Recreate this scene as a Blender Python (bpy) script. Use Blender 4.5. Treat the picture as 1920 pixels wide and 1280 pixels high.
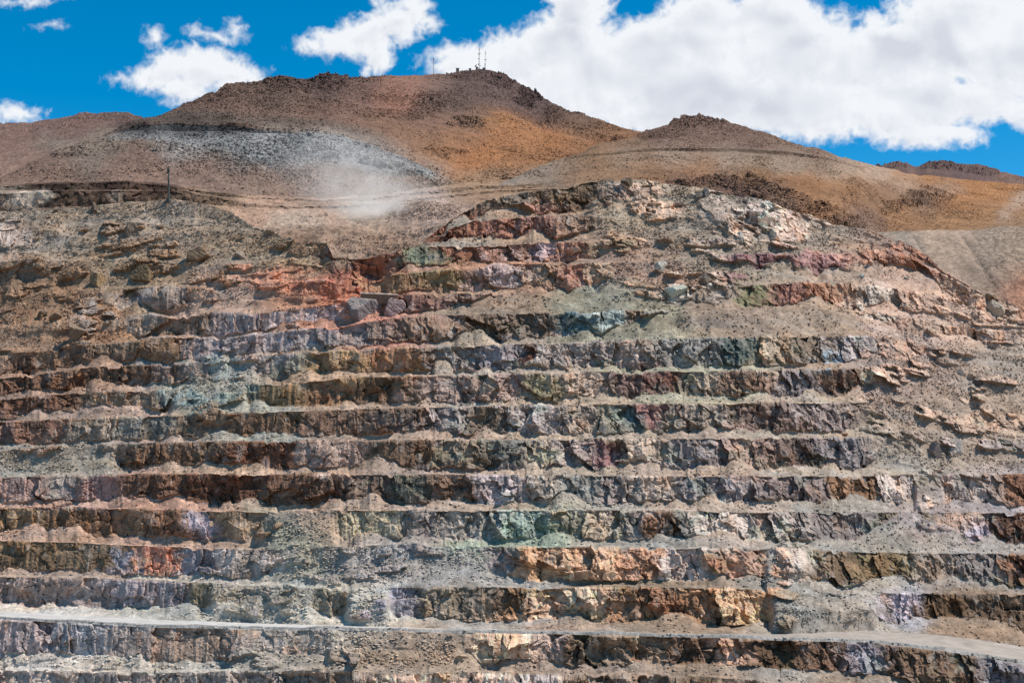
import bpy, math
import numpy as np
from mathutils import Vector

# ------------------------------------------------------------------ clearing
for o in list(bpy.data.objects):
    bpy.data.objects.remove(o)
SC = bpy.context.scene
COL = SC.collection
F = 2637.0            # focal length, in 1/1920 of the picture width
HY = 880.0            # row of the horizon
CX = 960.0

# ------------------------------------------------------------------ camera
cam = bpy.data.cameras.new("camera")
cam.sensor_width = 36.0
cam.lens = F / 1920 * 36
cam.shift_y = (HY - 640) / 1920
cam.clip_start = 1.0
cam.clip_end = 30000.0
camo = bpy.data.objects.new("camera", cam)
camo.rotation_euler = (math.radians(90), 0, 0)
COL.objects.link(camo)
SC.camera = camo

# ------------------------------------------------------------------ sun, sky, exposure
SUN_EL = 57.0
SUN_AZ = 93.0         # degrees from +Y (away from the camera) towards +X (right)
SUN_STR = 4.5
SKY_STR = 0.128
EXPOSURE = 0.28
el, az = math.radians(SUN_EL), math.radians(SUN_AZ)
sdir = Vector((math.sin(az) * math.cos(el), math.cos(az) * math.cos(el), math.sin(el)))
sl = bpy.data.lights.new("sun", 'SUN')
sl.energy = SUN_STR
sl.angle = math.radians(0.5)
sl.color = (1.0, 0.965, 0.915)
so = bpy.data.objects.new("sun", sl)
so.rotation_euler = (-sdir).to_track_quat('-Z', 'Y').to_euler()
so.location = sdir * 3000
COL.objects.link(so)
SC.view_settings.view_transform = 'Standard'
SC.view_settings.look = 'None'
SC.view_settings.exposure = EXPOSURE
SC.view_settings.gamma = 1.0
SC.view_settings.use_curve_mapping = False
SC.cycles.max_bounces = 8
SC.cycles.diffuse_bounces = 3
SC.cycles.volume_bounces = 6
SC.cycles.use_adaptive_sampling = True

# cloud shapes: centre and radii in sky angles, written as (u,v) = (x/y, z/y) * F
CLOUDS = [
 # the big bank on the right
 (900,118,95,36),(985,105,90,52),(1060,80,85,62),(1085,15,62,60),(1120,150,190,95),(1230,100,110,75),(1330,60,115,85),(1440,40,100,70),
 (1480,95,130,95),(1300,170,240,95),(1590,120,150,62),(1500,190,190,75),(1680,100,120,70),(1800,70,150,100),(1900,80,150,130),(1800,15,110,45),
 (1700,190,170,70),(1560,225,95,32),(1720,245,85,38),(1790,250,62,28),(1850,185,90,45),(1925,205,55,30),(2060,120,170,130),(1250,215,160,45),
 (1655,40,38,14),
 # the cloud left of the summit
 (690,70,62,42),(640,82,58,32),(745,45,52,36),(705,105,36,34),(590,85,36,16),(765,15,34,22),(795,45,24,16),(690,128,16,16),
 # the cloud behind the left shoulder
 (330,125,55,34),(385,130,70,42),(430,145,62,32),(290,145,50,24),(245,152,28,10),(220,147,18,10),(350,165,60,28),(370,100,24,16),(470,152,28,20),
 # scraps
 (286,72,15,12),(416,70,24,9),(438,56,9,8),(376,60,9,4),(40,215,28,13),(68,209,8,4),(20,222,16,8),
 (95,54,5,2),(50,-2,34,6),(708,8,12,8),(735,-6,14,4),
]

def build_world():
    w = bpy.data.worlds.new("World")
    SC.world = w
    w.use_nodes = True
    nt = w.node_tree
    N, L = nt.nodes, nt.links
    N.clear()
    def nd(t, **k):
        n = N.new(t)
        for a, b in k.items():
            setattr(n, a, b)
        return n
    def val(s, v):
        if isinstance(v, (int, float, tuple)):
            s.default_value = v
        else:
            L.new(v, s)
    def mth(op, a, b=None, clamp=False):
        n = nd('ShaderNodeMath', operation=op, use_clamp=clamp)
        val(n.inputs[0], a)
        if b is not None:
            val(n.inputs[1], b)
        return n.outputs[0]
    def vec(op, a, b=None):
        n = nd('ShaderNodeVectorMath', operation=op)
        val(n.inputs[0], a)
        if b is not None:
            val(n.inputs[1], b)
        return n.outputs['Value'] if op == 'LENGTH' else n.outputs[0]
    out = nd('ShaderNodeOutputWorld')
    sky = nd('ShaderNodeTexSky', sky_type='NISHITA')
    sky.sun_disc = False
    sky.sun_elevation = el
    sky.sun_rotation = az
    sky.altitude = 3000
    sky.air_density = 1.0
    sky.dust_density = 2.2
    sky.ozone_density = 2.2
    hs = nd('ShaderNodeHueSaturation')
    hs.inputs['Hue'].default_value = 0.487
    hs.inputs['Saturation'].default_value = 1.5
    hs.inputs["Value"].default_value = 0.96
    L.new(sky.outputs[0], hs.inputs['Color'])
    bg = nd('ShaderNodeBackground')
    L.new(hs.outputs[0], bg.inputs[0])
    bg.inputs[1].default_value = SKY_STR
    # direction on the sky
    tc = nd('ShaderNodeTexCoord')
    sp = nd('ShaderNodeSeparateXYZ')
    L.new(tc.outputs['Generated'], sp.inputs[0])
    yy = mth('MAXIMUM', sp.outputs[1], 0.15)
    u = mth('MULTIPLY', mth('DIVIDE', sp.outputs[0], yy), F)
    v = mth('MULTIPLY', mth('DIVIDE', sp.outputs[2], yy), F)
    cb = nd('ShaderNodeCombineXYZ')
    L.new(u, cb.inputs[0]); L.new(v, cb.inputs[1])
    P = cb.outputs[0]
    def noise(scale, detail, rough, off, dist=0.0):
        n = nd('ShaderNodeTexNoise', noise_dimensions='3D')
        L.new(vec('ADD', P, off), n.inputs['Vector'])
        n.inputs['Scale'].default_value = scale
        n.inputs['Detail'].default_value = detail
        n.inputs['Roughness'].default_value = rough
        n.inputs['Distortion'].default_value = dist
        return n
    def field(P):
        def nz(scale, detail, rough, off, dist=0.0):
            n = nd('ShaderNodeTexNoise', noise_dimensions='3D')
            L.new(vec('ADD', P, off), n.inputs['Vector'])
            n.inputs['Scale'].default_value = scale
            n.inputs['Detail'].default_value = detail
            n.inputs['Roughness'].default_value = rough
            n.inputs['Distortion'].default_value = dist
            return n
        wr = nz(1/60, 5, 0.6, (0, 0, 13.0))
        wv = vec('MULTIPLY', vec('SUBTRACT', wr.outputs['Color'], (0.5, 0.5, 0.5)), (70, 56, 0))
        Q = vec('ADD', P, wv)
        sd = None
        for (x, y, rx, ry) in CLOUDS:
            a = vec('MULTIPLY', vec('SUBTRACT', Q, (x - CX, HY - y, 0)), (1 / rx, 1 / ry, 0))
            d = mth('MULTIPLY', mth('SUBTRACT', 1.0, vec('LENGTH', a)), float(min(rx, ry, 60)))
            sd = d if sd is None else mth('MAXIMUM', sd, d)
        b1 = mth('ABSOLUTE', mth('SUBTRACT', nz(1/34, 2, 0.5, (0, 0, 40.0), 0.2).outputs[0], 0.5))
        b2 = mth('ABSOLUTE', mth('SUBTRACT', nz(1/13, 4, 0.6, (0, 0, 61.0), 0.3).outputs[0], 0.5))
        n2 = nz(1/110, 6, 0.62, (0, 0, 77.0), 0.3)
        e = mth('SUBTRACT', mth('ADD', sd, 7.0), mth('MULTIPLY', b1, 52.0))
        e = mth('SUBTRACT', e, mth('MULTIPLY', b2, 17.0))
        e = mth('ADD', e, mth('MULTIPLY', mth('SUBTRACT', n2.outputs[0], 0.5), 26.0))
        return sd, e
    sd, edge = field(P)
    _, edge2 = field(vec('ADD', P, (11.0, 15.0, 0)))
    mr = nd('ShaderNodeMapRange', interpolation_type='SMOOTHSTEP')
    L.new(edge, mr.inputs[0])
    mr.inputs[1].default_value = -10.0
    mr.inputs[2].default_value = 17.0
    dens = mr.outputs[0]
    # thicker parts grey a little
    n3 = noise(1/150, 2, 0.45, (30, 10, 5.0), 0.4)
    n4 = noise(1/150, 2, 0.45, (16, -14, 5.0), 0.4)
    rel = mth('SUBTRACT', n3.outputs[0], n4.outputs[0])
    thick = nd('ShaderNodeMapRange', interpolation_type='SMOOTHSTEP')
    L.new(sd, thick.inputs[0])
    thick.inputs[1].default_value = 8.0
    thick.inputs[2].default_value = 55.0
    lit = mth('MULTIPLY', mth('SUBTRACT', edge2, edge), 0.022)
    g = mth('MULTIPLY', mth('SUBTRACT', n3.outputs[0], 0.42), 3.2)
    g = mth('ADD', g, mth('MULTIPLY', rel, 2.2))
    g = mth('ADD', g, 0.38)
    g = mth('MULTIPLY', g, thick.outputs[0])
    soft = mth('SUBTRACT', 1.0, mth('MULTIPLY', thick.outputs[0], 0.88))
    g = mth('ADD', g, mth('MULTIPLY', lit, soft), clamp=True)
    mix = nd('ShaderNodeMix', data_type='RGBA')
    L.new(g, mix.inputs['Factor'])
    mix.inputs['A'].default_value = (0.76, 0.775, 0.80, 1)
    mix.inputs['B'].default_value = (0.56, 0.58, 0.64, 1)
    bc = nd('ShaderNodeBackground')
    L.new(mix.outputs['Result'], bc.inputs[0])
    bc.inputs[1].default_value = 1.0
    front = mth('GREATER_THAN', sp.outputs[1], 0.2)
    up = mth('GREATER_THAN', sp.outputs[2], 0.0)
    fac = mth('MULTIPLY', mth('MULTIPLY', dens, front), up)
    fac = mth('MULTIPLY', fac, 0.97)
    ms = nd('ShaderNodeMixShader')
    L.new(fac, ms.inputs[0]); L.new(bg.outputs[0], ms.inputs[1]); L.new(bc.outputs[0], ms.inputs[2])
    L.new(ms.outputs[0], out.inputs[0])
build_world()

# ------------------------------------------------------------------ number helpers
f32 = np.float32
def sstep(a, b, x):
    t = np.clip((x - a) / (b - a), 0, 1)
    return t * t * (3 - 2 * t)
def lin(c):
    c = np.asarray(c, dtype=f32) / 255.0
    return np.where(c <= 0.04045, c / 12.92, ((c + 0.055) / 1.055) ** 2.4).astype(f32)
_tabs = {}
def tab(seed):
    if seed not in _tabs:
        _tabs[seed] = np.random.RandomState(seed * 7919 + 13).rand(256, 256).astype(f32)
    return _tabs[seed]
def vn(x, y, seed=0):
    """smooth value noise, -1..1"""
    T = tab(seed)
    fx, fy = np.floor(x), np.floor(y)
    ix, iy = fx.astype(np.int32), fy.astype(np.int32)
    tx, ty = (x - fx).astype(f32), (y - fy).astype(f32)
    tx = tx * tx * tx * (tx * (tx * 6 - 15) + 10)
    ty = ty * ty * ty * (ty * (ty * 6 - 15) + 10)
    ix0, iy0, ix1, iy1 = ix & 255, iy & 255, (ix + 1) & 255, (iy + 1) & 255
    a = T[ix0, iy0]; b = T[ix1, iy0]; c = T[ix0, iy1]; d = T[ix1, iy1]
    return ((a + (b - a) * tx) * (1 - ty) + (c + (d - c) * tx) * ty) * 2 - 1
def fbm(x, y, o=4, seed=0, gain=0.5):
    s, a, n = 0, 1.0, 0
    for i in range(o):
        s = s + a * vn(x + 31.7 * i, y + 17.3 * i, seed + i)
        n += a
        a *= gain
        x, y = x * 2.03, y * 2.03
    return s / n
def ridged(x, y, o=3, seed=0):
    s, a, n = 0, 1.0, 0
    for i in range(o):
        s = s + a * (1 - 2 * np.abs(vn(x + 11.1 * i, y + 7.7 * i, seed + i)))
        n += a
        a *= 0.5
        x, y = x * 2.1, y * 2.1
    return s / n
def facets(x, y, seed=0, jit=0.9):
    """broken-rock relief: every cell is its own tilted plane. returns relief (-1..1), F1, cell value"""
    A, B, G, H, K = tab(seed + 50), tab(seed + 51), tab(seed + 52), tab(seed + 53), tab(seed + 54)
    fx, fy = np.floor(x).astype(np.int32), np.floor(y).astype(np.int32)
    best = np.full(x.shape, 9.0, f32)
    val = np.zeros(x.shape, f32)
    cell = np.zeros(x.shape, f32)
    for i in (-1, 0, 1):
        for j in (-1, 0, 1):
            cx, cy = (fx + i) & 255, (fy + j) & 255
            dx = (x - (fx + i + 0.5 + jit * (A[cx, cy] - 0.5))).astype(f32)
            dy = (y - (fy + j + 0.5 + jit * (B[cx, cy] - 0.5))).astype(f32)
            d = dx * dx + dy * dy
            m = d < best
            best = np.where(m, d, best)
            h = K[cx, cy]
            val = np.where(m, (h - 0.5) * 1.1 + dx * (G[cx, cy] - 0.5) * 2.2 + dy * (H[cx, cy] - 0.5) * 2.2, val)
            cell = np.where(m, h, cell)
    return val, np.sqrt(best), cell
def L1(x, pts):
    p = np.asarray(pts, dtype=float)
    return np.interp(x, p[:, 0], p[:, 1])
def gauss_sum(px, py, blobs, lo=0.55, hi=1.25):
    """largest of elliptical soft spots (x,y,rx,ry,amount)"""
    m = np.zeros(px.shape, f32)
    for (x, y, rx, ry, a) in blobs:
        d = ((px - x) / rx) ** 2 + ((py - y) / ry) ** 2
        m = np.maximum(m, a * (1 - sstep(lo, hi, d)))
    return m
class Field:
    """colour field blended from scattered samples (x, y, (r,g,b)[, radius])"""
    def __init__(s, samples, radius=55.0, ar=0.55, x0=-300, x1=2220, y0=60, y1=1420, step=6.0):
        s.x0, s.y0, s.st = x0, y0, step
        gx = np.arange(x0, x1, step, dtype=f32)
        gy = np.arange(y0, y1, step, dtype=f32)
        X, Y = np.meshgrid(gx, gy, indexing='ij')
        acc = np.zeros(X.shape + (3,), f32)
        wt = np.zeros(X.shape, f32)
        for smp in samples:
            x, y, c = smp[:3]
            r = smp[3] if len(smp) > 3 else radius
            d2 = ((X - x) / r) ** 2 + ((Y - y) / (r * ar)) ** 2
            w = (np.exp(-1.4 * d2) + 2e-4 / (1 + d2) ** 1.5) * (1.0 if len(smp) < 4 else 60.0 / r)
            acc += w[..., None] * lin(c)
            wt += w
        s.g = acc / wt[..., None]
    def __call__(s, x, y):
        fx = np.clip((x - s.x0) / s.st, 0, s.g.shape[0] - 1.01)
        fy = np.clip((y - s.y0) / s.st, 0, s.g.shape[1] - 1.01)
        ix, iy = fx.astype(np.int32), fy.astype(np.int32)
        tx, ty = (fx - ix)[..., None].astype(f32), (fy - iy)[..., None].astype(f32)
        g = s.g
        return (g[ix, iy] * (1 - tx) + g[ix + 1, iy] * tx) * (1 - ty) + (g[ix, iy + 1] * (1 - tx) + g[ix + 1, iy + 1] * tx) * ty

# ------------------------------------------------------------------ mesh helpers
def raw_mesh(name, V, Q, col=None, mat=None, smooth=False):
    """V (n,3); Q (m,4) or (m,3)"""
    me = bpy.data.meshes.new(name)
    nq, k = Q.shape
    me.vertices.add(len(V))
    me.vertices.foreach_set('co', np.ascontiguousarray(V, dtype=f32).ravel())
    me.loops.add(nq * k)
    me.loops.foreach_set('vertex_index', np.ascontiguousarray(Q, dtype=np.int32).ravel())
    me.polygons.add(nq)
    me.polygons.foreach_set('loop_start', np.arange(0, nq * k, k, dtype=np.int32))
    me.polygons.foreach_set('loop_total', np.full(nq, k, dtype=np.int32))
    me.polygons.foreach_set('use_smooth', np.full(nq, smooth, dtype=bool))
    if col is not None:
        at = me.attributes.new('rock_colour', 'FLOAT_COLOR', 'POINT')
        c4 = np.ones((len(V), 4), f32)
        c4[:, :3] = col
        at.data.foreach_set('color', c4.ravel())
    me.update(calc_edges=True)
    if mat:
        me.materials.append(mat)
    return me
def link(name, me, parent=None, loc=None):
    o = bpy.data.objects.new(name, me)
    COL.objects.link(o)
    if parent is not None:
        o.parent = parent
    if loc is not None:
        o.location = loc
    return o
def tag(o, label=None, cat=None, group=None, kind=None):
    if label: o['label'] = label
    if cat: o['category'] = cat
    if group: o['group'] = group
    if kind: o['kind'] = kind
    return o
def grid_quads(R, C, r0=0, r1=None):
    r1 = R if r1 is None else r1
    i = np.arange(r0, r1 - 1)[:, None] * C + np.arange(C - 1)[None, :]
    i = i.ravel()
    return np.stack([i, i + 1, i + C + 1, i + C], axis=1)
def grid_obj(name, P, colr, mat, r0=0, r1=None, smooth=False):
    R, C = P.shape[:2]
    r1 = R if r1 is None else r1
    sub = P[r0:r1].reshape(-1, 3)
    me = raw_mesh(name, sub, grid_quads(r1 - r0, C), colr[r0:r1].reshape(-1, 3), mat, smooth)
    return link(name, me)

# ------------------------------------------------------------------ materials
def rock_material(name, grain=0.35, bump=0.5, bump_scale=0.9, rough=0.92):
    m = bpy.data.materials.new(name)
    m.use_nodes = True
    nt = m.node_tree
    N, L = nt.nodes, nt.links
    b = N['Principled BSDF']
    b.inputs['Roughness'].default_value = rough
    b.inputs['Specular IOR Level'].default_value = 0.15
    at = N.new('ShaderNodeAttribute'); at.attribute_name = 'rock_colour'
    tc = N.new('ShaderNodeTexCoord')
    n1 = N.new('ShaderNodeTexNoise')
    n1.inputs['Scale'].default_value = bump_scale
    n1.inputs['Detail'].default_value = 6
    n1.inputs['Roughness'].default_value = 0.8
    L.new(tc.outputs['Object'], n1.inputs['Vector'])
    n2 = N.new('ShaderNodeTexNoise')
    n2.inputs['Scale'].default_value = bump_scale * 0.13
    n2.inputs['Detail'].default_value = 7
    n2.inputs['Roughness'].default_value = 0.65
    n2.inputs['Distortion'].default_value = 0.7
    L.new(tc.outputs['Object'], n2.inputs['Vector'])
    r1 = N.new('ShaderNodeMapRange')
    r1.inputs[1].default_value = 0.3; r1.inputs[2].default_value = 0.7
    r1.inputs[3].default_value = 1 - grain; r1.inputs[4].default_value = 1 + grain
    r1.clamp = False
    L.new(n1.outputs[0], r1.inputs[0])
    r2 = N.new('ShaderNodeMapRange')
    r2.inputs[1].default_value = 0.3; r2.inputs[2].default_value = 0.7
    r2.inputs[3].default_value = 1 - grain * 0.6; r2.inputs[4].default_value = 1 + grain * 0.6
    r2.clamp = False
    L.new(n2.outputs[0], r2.inputs[0])
    mm = N.new('ShaderNodeMath'); mm.operation = 'MULTIPLY'
    L.new(r1.outputs[0], mm.inputs[0]); L.new(r2.outputs[0], mm.inputs[1])
    mx = N.new('ShaderNodeVectorMath'); mx.operation = 'SCALE'
    L.new(at.outputs['Color'], mx.inputs[0]); L.new(mm.outputs[0], mx.inputs['Scale'])
    L.new(mx.outputs[0], b.inputs['Base Color'])
    bp = N.new('ShaderNodeBump')
    bp.inputs['Strength'].default_value = bump
    bp.inputs['Distance'].default_value = 0.7 / bump_scale
    L.new(n1.outputs[0], bp.inputs['Height'])
    L.new(bp.outputs[0], b.inputs['Normal'])
    return m
def plain_material(name, rgb, rough=0.7, metal=0.0, grain=0.2, scale=1.2, bump=0.0, rgb2=None):
    m = bpy.data.materials.new(name)
    m.use_nodes = True
    N, L = m.node_tree.nodes, m.node_tree.links
    b = N['Principled BSDF']
    b.inputs['Roughness'].default_value = rough
    b.inputs['Metallic'].default_value = metal
    b.inputs['Specular IOR Level'].default_value = 0.25
    tc = N.new('ShaderNodeTexCoord')
    n = N.new('ShaderNodeTexNoise')
    n.inputs['Scale'].default_value = scale
    n.inputs['Detail'].default_value = 7
    n.inputs['Roughness'].default_value = 0.68
    L.new(tc.outputs['Object'], n.inputs['Vector'])
    mix = N.new('ShaderNodeMix'); mix.data_type = 'RGBA'
    c = lin(rgb)
    c2 = lin(rgb2) if rgb2 else c * (1 + grain)
    c1 = c if rgb2 else c * (1 - grain)
    mix.inputs['A'].default_value = (*[float(t) for t in c1], 1)
    mix.inputs['B'].default_value = (*[float(t) for t in c2], 1)
    mp = N.new('ShaderNodeMapRange')
    mp.inputs[1].default_value = 0.36; mp.inputs[2].default_value = 0.64
    L.new(n.outputs[0], mp.inputs[0])
    L.new(mp.outputs[0], mix.inputs['Factor'])
    L.new(mix.outputs['Result'], b.inputs['Base Color'])
    if bump:
        bp = N.new('ShaderNodeBump')
        bp.inputs['Strength'].default_value = bump
        bp.inputs['Distance'].default_value = 0.6 / scale
        L.new(n.outputs[0], bp.inputs['Height'])
        L.new(bp.outputs[0], b.inputs['Normal'])
    return m
M_WALL = rock_material('pit_rock', grain=0.42, bump=0.7, bump_scale=0.9)
M_ROAD = rock_material('road_dust', grain=0.10, bump=0.15, bump_scale=0.5)
M_HILL = rock_material('hill_rock', grain=0.30, bump=0.6, bump_scale=0.42)

# ================================================================== THE PIT WALL
XS = np.linspace(-270, 2190, 1500)
NX = len(XS)

RIM = [(-300,408),(0,396),(60,394),(150,388),(230,380),(300,374),(380,380),(430,398),(470,424),(520,440),(560,456),(612,454),(624,482),(660,486),(724,476),(784,460),(830,424),(870,396),(889,383),(942,368),(1000,359),(1070,350),(1103,338),(1180,334),(1240,345),(1300,348),(1345,362),(1400,371),(1500,400),(1560,420),(1640,437),(1700,458),(1730,474),(1790,520),(1840,550),(1880,565),(1920,580),(2200,650)]
CRESTS = {
 0: [(-300,1240),(0,1255),(260,1261),(600,1257),(750,1264),(900,1260),(1280,1266),(1600,1290),(1920,1330),(2200,1360)],
 1: [(-300,1142),(0,1160),(197,1171),(330,1177),(420,1178),(640,1181),(872,1185),(1055,1188),(1280,1194),(1456,1199),(1631,1204),(1772,1220),(1920,1246),(2200,1290)],
 2: [(-300,1072),(0,1081),(176,1083),(316,1090),(457,1097),(640,1103),(886,1100),(1280,1100),(1579,1110),(1920,1113),(2200,1116)],
 3: [(-300,1005),(0,1013),(130,1016),(260,1022),(394,1027),(527,1030),(700,1020),(886,1023),(1280,1027),(1491,1030),(1631,1034),(1920,1038),(2200,1040)],
 4: [(-300,950),(0,951),(158,951),(316,955),(510,958),(640,956),(1000,956),(1280,957),(1600,959),(1920,960),(2200,961)],
 5: [(-300,899),(0,895),(100,891),(350,888),(640,889),(1280,892),(1500,891),(1920,887),(2200,884)],
 6: [(-300,852),(0,845),(200,832),(400,828),(640,826),(1000,824),(1280,821),(1600,819),(1920,817),(2200,814)],
 7: [(-300,800),(0,791),(188,783),(286,780),(390,776),(524,772),(640,767),(808,763),(976,759),(1280,756),(1600,754),(1920,752),(2200,750)],
 8: [(-300,765),(0,749),(134,736),(302,731),(400,725),(453,722),(524,718),(640,708),(808,704),(996,699),(1280,696),(1468,694),(1620,690),(1920,690),(2200,690)],
 9: [(-300,725),(0,709),(111,696),(188,686),(282,685),(386,679),(450,669),(517,664),(640,657),(724,653),(828,650),(1043,643),(1280,634),(1532,630),(1650,630),(1770,655),(1920,668),(2200,680)],
 10:[(-300,690),(0,672),(44,665),(134,649),(228,642),(300,634),(356,632),(420,635),(470,628),(554,618),(640,611),(744,596),(841,589),(1033,586),(1100,583),(1280,581),(1500,580),(1650,586),(1770,610),(1860,618),(1920,623),(2200,640)],
 11:[(-300,640),(0,622),(100,610),(118,608),(151,601),(215,598),(279,588),(322,595),(403,586),(497,588),(564,578),(640,569),(744,553),(880,550),(1200,548),(1280,547),(1377,538),(1414,533),(1500,531),(1600,530),(1700,545),(1800,570),(1920,605),(2200,640)],
 12:[(-300,575),(0,556),(150,546),(270,538),(335,538),(400,545),(480,535),(560,530),(640,525),(710,516),(831,507),(915,497),(993,494),(1177,494),(1300,485),(1411,477),(1600,477),(1700,482),(1800,530),(1920,590),(2200,640)],
 13:[(-300,510),(0,490),(100,490),(250,486),(340,494),(450,500),(520,498),(600,492),(640,487),(724,477),(784,462),(925,460),(1010,455),(1077,454),(1133,457),(1250,450),(1400,440),(1500,440),(1700,460),(2200,650)],
 14:[(-300,450),(0,435),(70,430),(170,450),(250,436),(350,438),(450,430),(520,440),(612,455),(724,476),(784,462),(841,430),(889,413),(993,407),(1100,403),(1140,412),(1250,400),(1400,400),(1500,410),(1700,458),(2200,650)],
 15: RIM,
}
NB = 16
# loosened ground: benches slumped into scree
SLUMP = [(1785,740,170,150,1.0),(1730,830,110,55,0.6),(1880,820,110,60,0.7),(1275,470,165,105,1.0),(1240,400,150,70,0.9),(1560,460,160,45,0.9),(1820,600,140,42,0.75),
 (1400,420,110,60,0.8),(1180,525,70,34,0.5),(240,455,390,75,0.9),(60,600,190,70,0.85),(440,520,120,60,0.85),(400,745,70,55,0.95),(445,700,50,50,0.8),(95,855,130,34,0.8),
 (560,1000,75,30,1.0),(720,1060,230,36,0.75),(500,1130,110,28,0.6),(1478,1100,38,95,1.0),(300,1245,460,26,0.45),(1560,1140,110,30,0.85),(690,1130,50,36,0.9),
 (740,1225,150,34,0.9),(560,1215,120,24,0.5),(60,950,90,14,0.2),(1740,905,26,70,0.9),(1770,1000,45,34,0.5),(640,570,70,30,0.5),(600,530,110,45,0.6),(560,600,40,18,0.4),(1110,720,60,10,0.2)]
KEEP = [(1860,628,100,14,1.0)]
# how much of the face is buried by scree
BURY = [(985,392,120,14,0.6),(850,415,40,20,0.9),(1420,607,300,30,1.0),(1060,568,230,22,1.0),(1700,520,90,50,0.75),(1620,505,60,26,0.9),(700,1000,60,20,0.3),(830,680,20,30,0.6),(520,815,30,22,0.6),(1750,640,120,20,0.7),(1700,960,60,20,0.3),(1840,1150,130,34,0.55),(320,1010,40,15,0.4),(215,1080,40,14,0.4)]
BARE = [(1450,405,62,34,1.0),(1478,438,44,24,1.0),(1390,432,40,42,0.9),(1340,400,40,34,0.6),(1180,362,70,20,0.9),(1235,392,60,18,0.9),(1868,582,50,34,0.8),(1540,488,80,18,0.8),(1650,478,60,14,0.8),(1720,490,30,14,0.8),(1270,551,30,20,0.9),(1490,1060,40,40,0.9),(1850,790,80,26,0.8),(1690,660,60,24,0.6),(20,450,60,24,0.9),(60,430,60,20,0.7),(40,490,70,16,0.6),(60,600,120,30,0.5),(520,530,60,30,0.6),(640,525,60,30,0.6),(400,690,60,30,0.6),(350,745,40,20,0.8),(1390,700,30,20,0.3)]
CALM = [(300,402,150,24,1.0),(420,420,70,20,0.8),(380,610,60,14,0.5),(1580,450,110,26,0.8),(1420,606,320,26,0.9),(1060,568,230,18,0.9),(100,1240,200,30,0.5),(1810,690,90,24,0.5),(60,625,90,30,0.6),(1720,640,90,20,0.5),(700,1215,120,20,0.6)]
# bulges (+ towards the pit) and bites (-), in metres
BULGE = [(300,657,66,34,7),(300,562,55,34,6),(790,668,60,36,4),(820,622,90,30,5),(690,520,45,45,-14),(600,500,40,30,-7),(520,520,50,40,4),(1020,1130,26,40,-4),(1090,1130,45,34,4),
 (960,1215,95,40,5),(1160,1225,80,36,-6),(1450,1215,70,30,-4),(400,930,60,30,-5),(230,860,30,30,-5),(330,985,50,34,5),(1100,1065,75,34,5),(1500,1060,44,36,6),(1640,720,20,34,5),(1560,725,60,28,-5),
 (1430,395,60,40,8),(1350,410,60,40,6),(1180,770,60,30,-3),(900,790,40,34,-5),(560,1060,20,34,4),(600,1060,24,34,-4),(1770,1065,20,34,-4),(1330,850,40,30,4),(1790,860,40,40,4),(1090,380,26,26,-6),(480,1130,30,20,3),
 (880,510,190,18,2),(1230,600,28,26,5),(1260,606,22,26,-5),(1210,850,26,30,4),(1150,855,26,34,-4),(100,1120,150,30,-3),(700,740,80,30,-3),(500,745,60,30,2),(620,855,26,34,4),(1840,1150,150,30,-4)]

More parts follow.
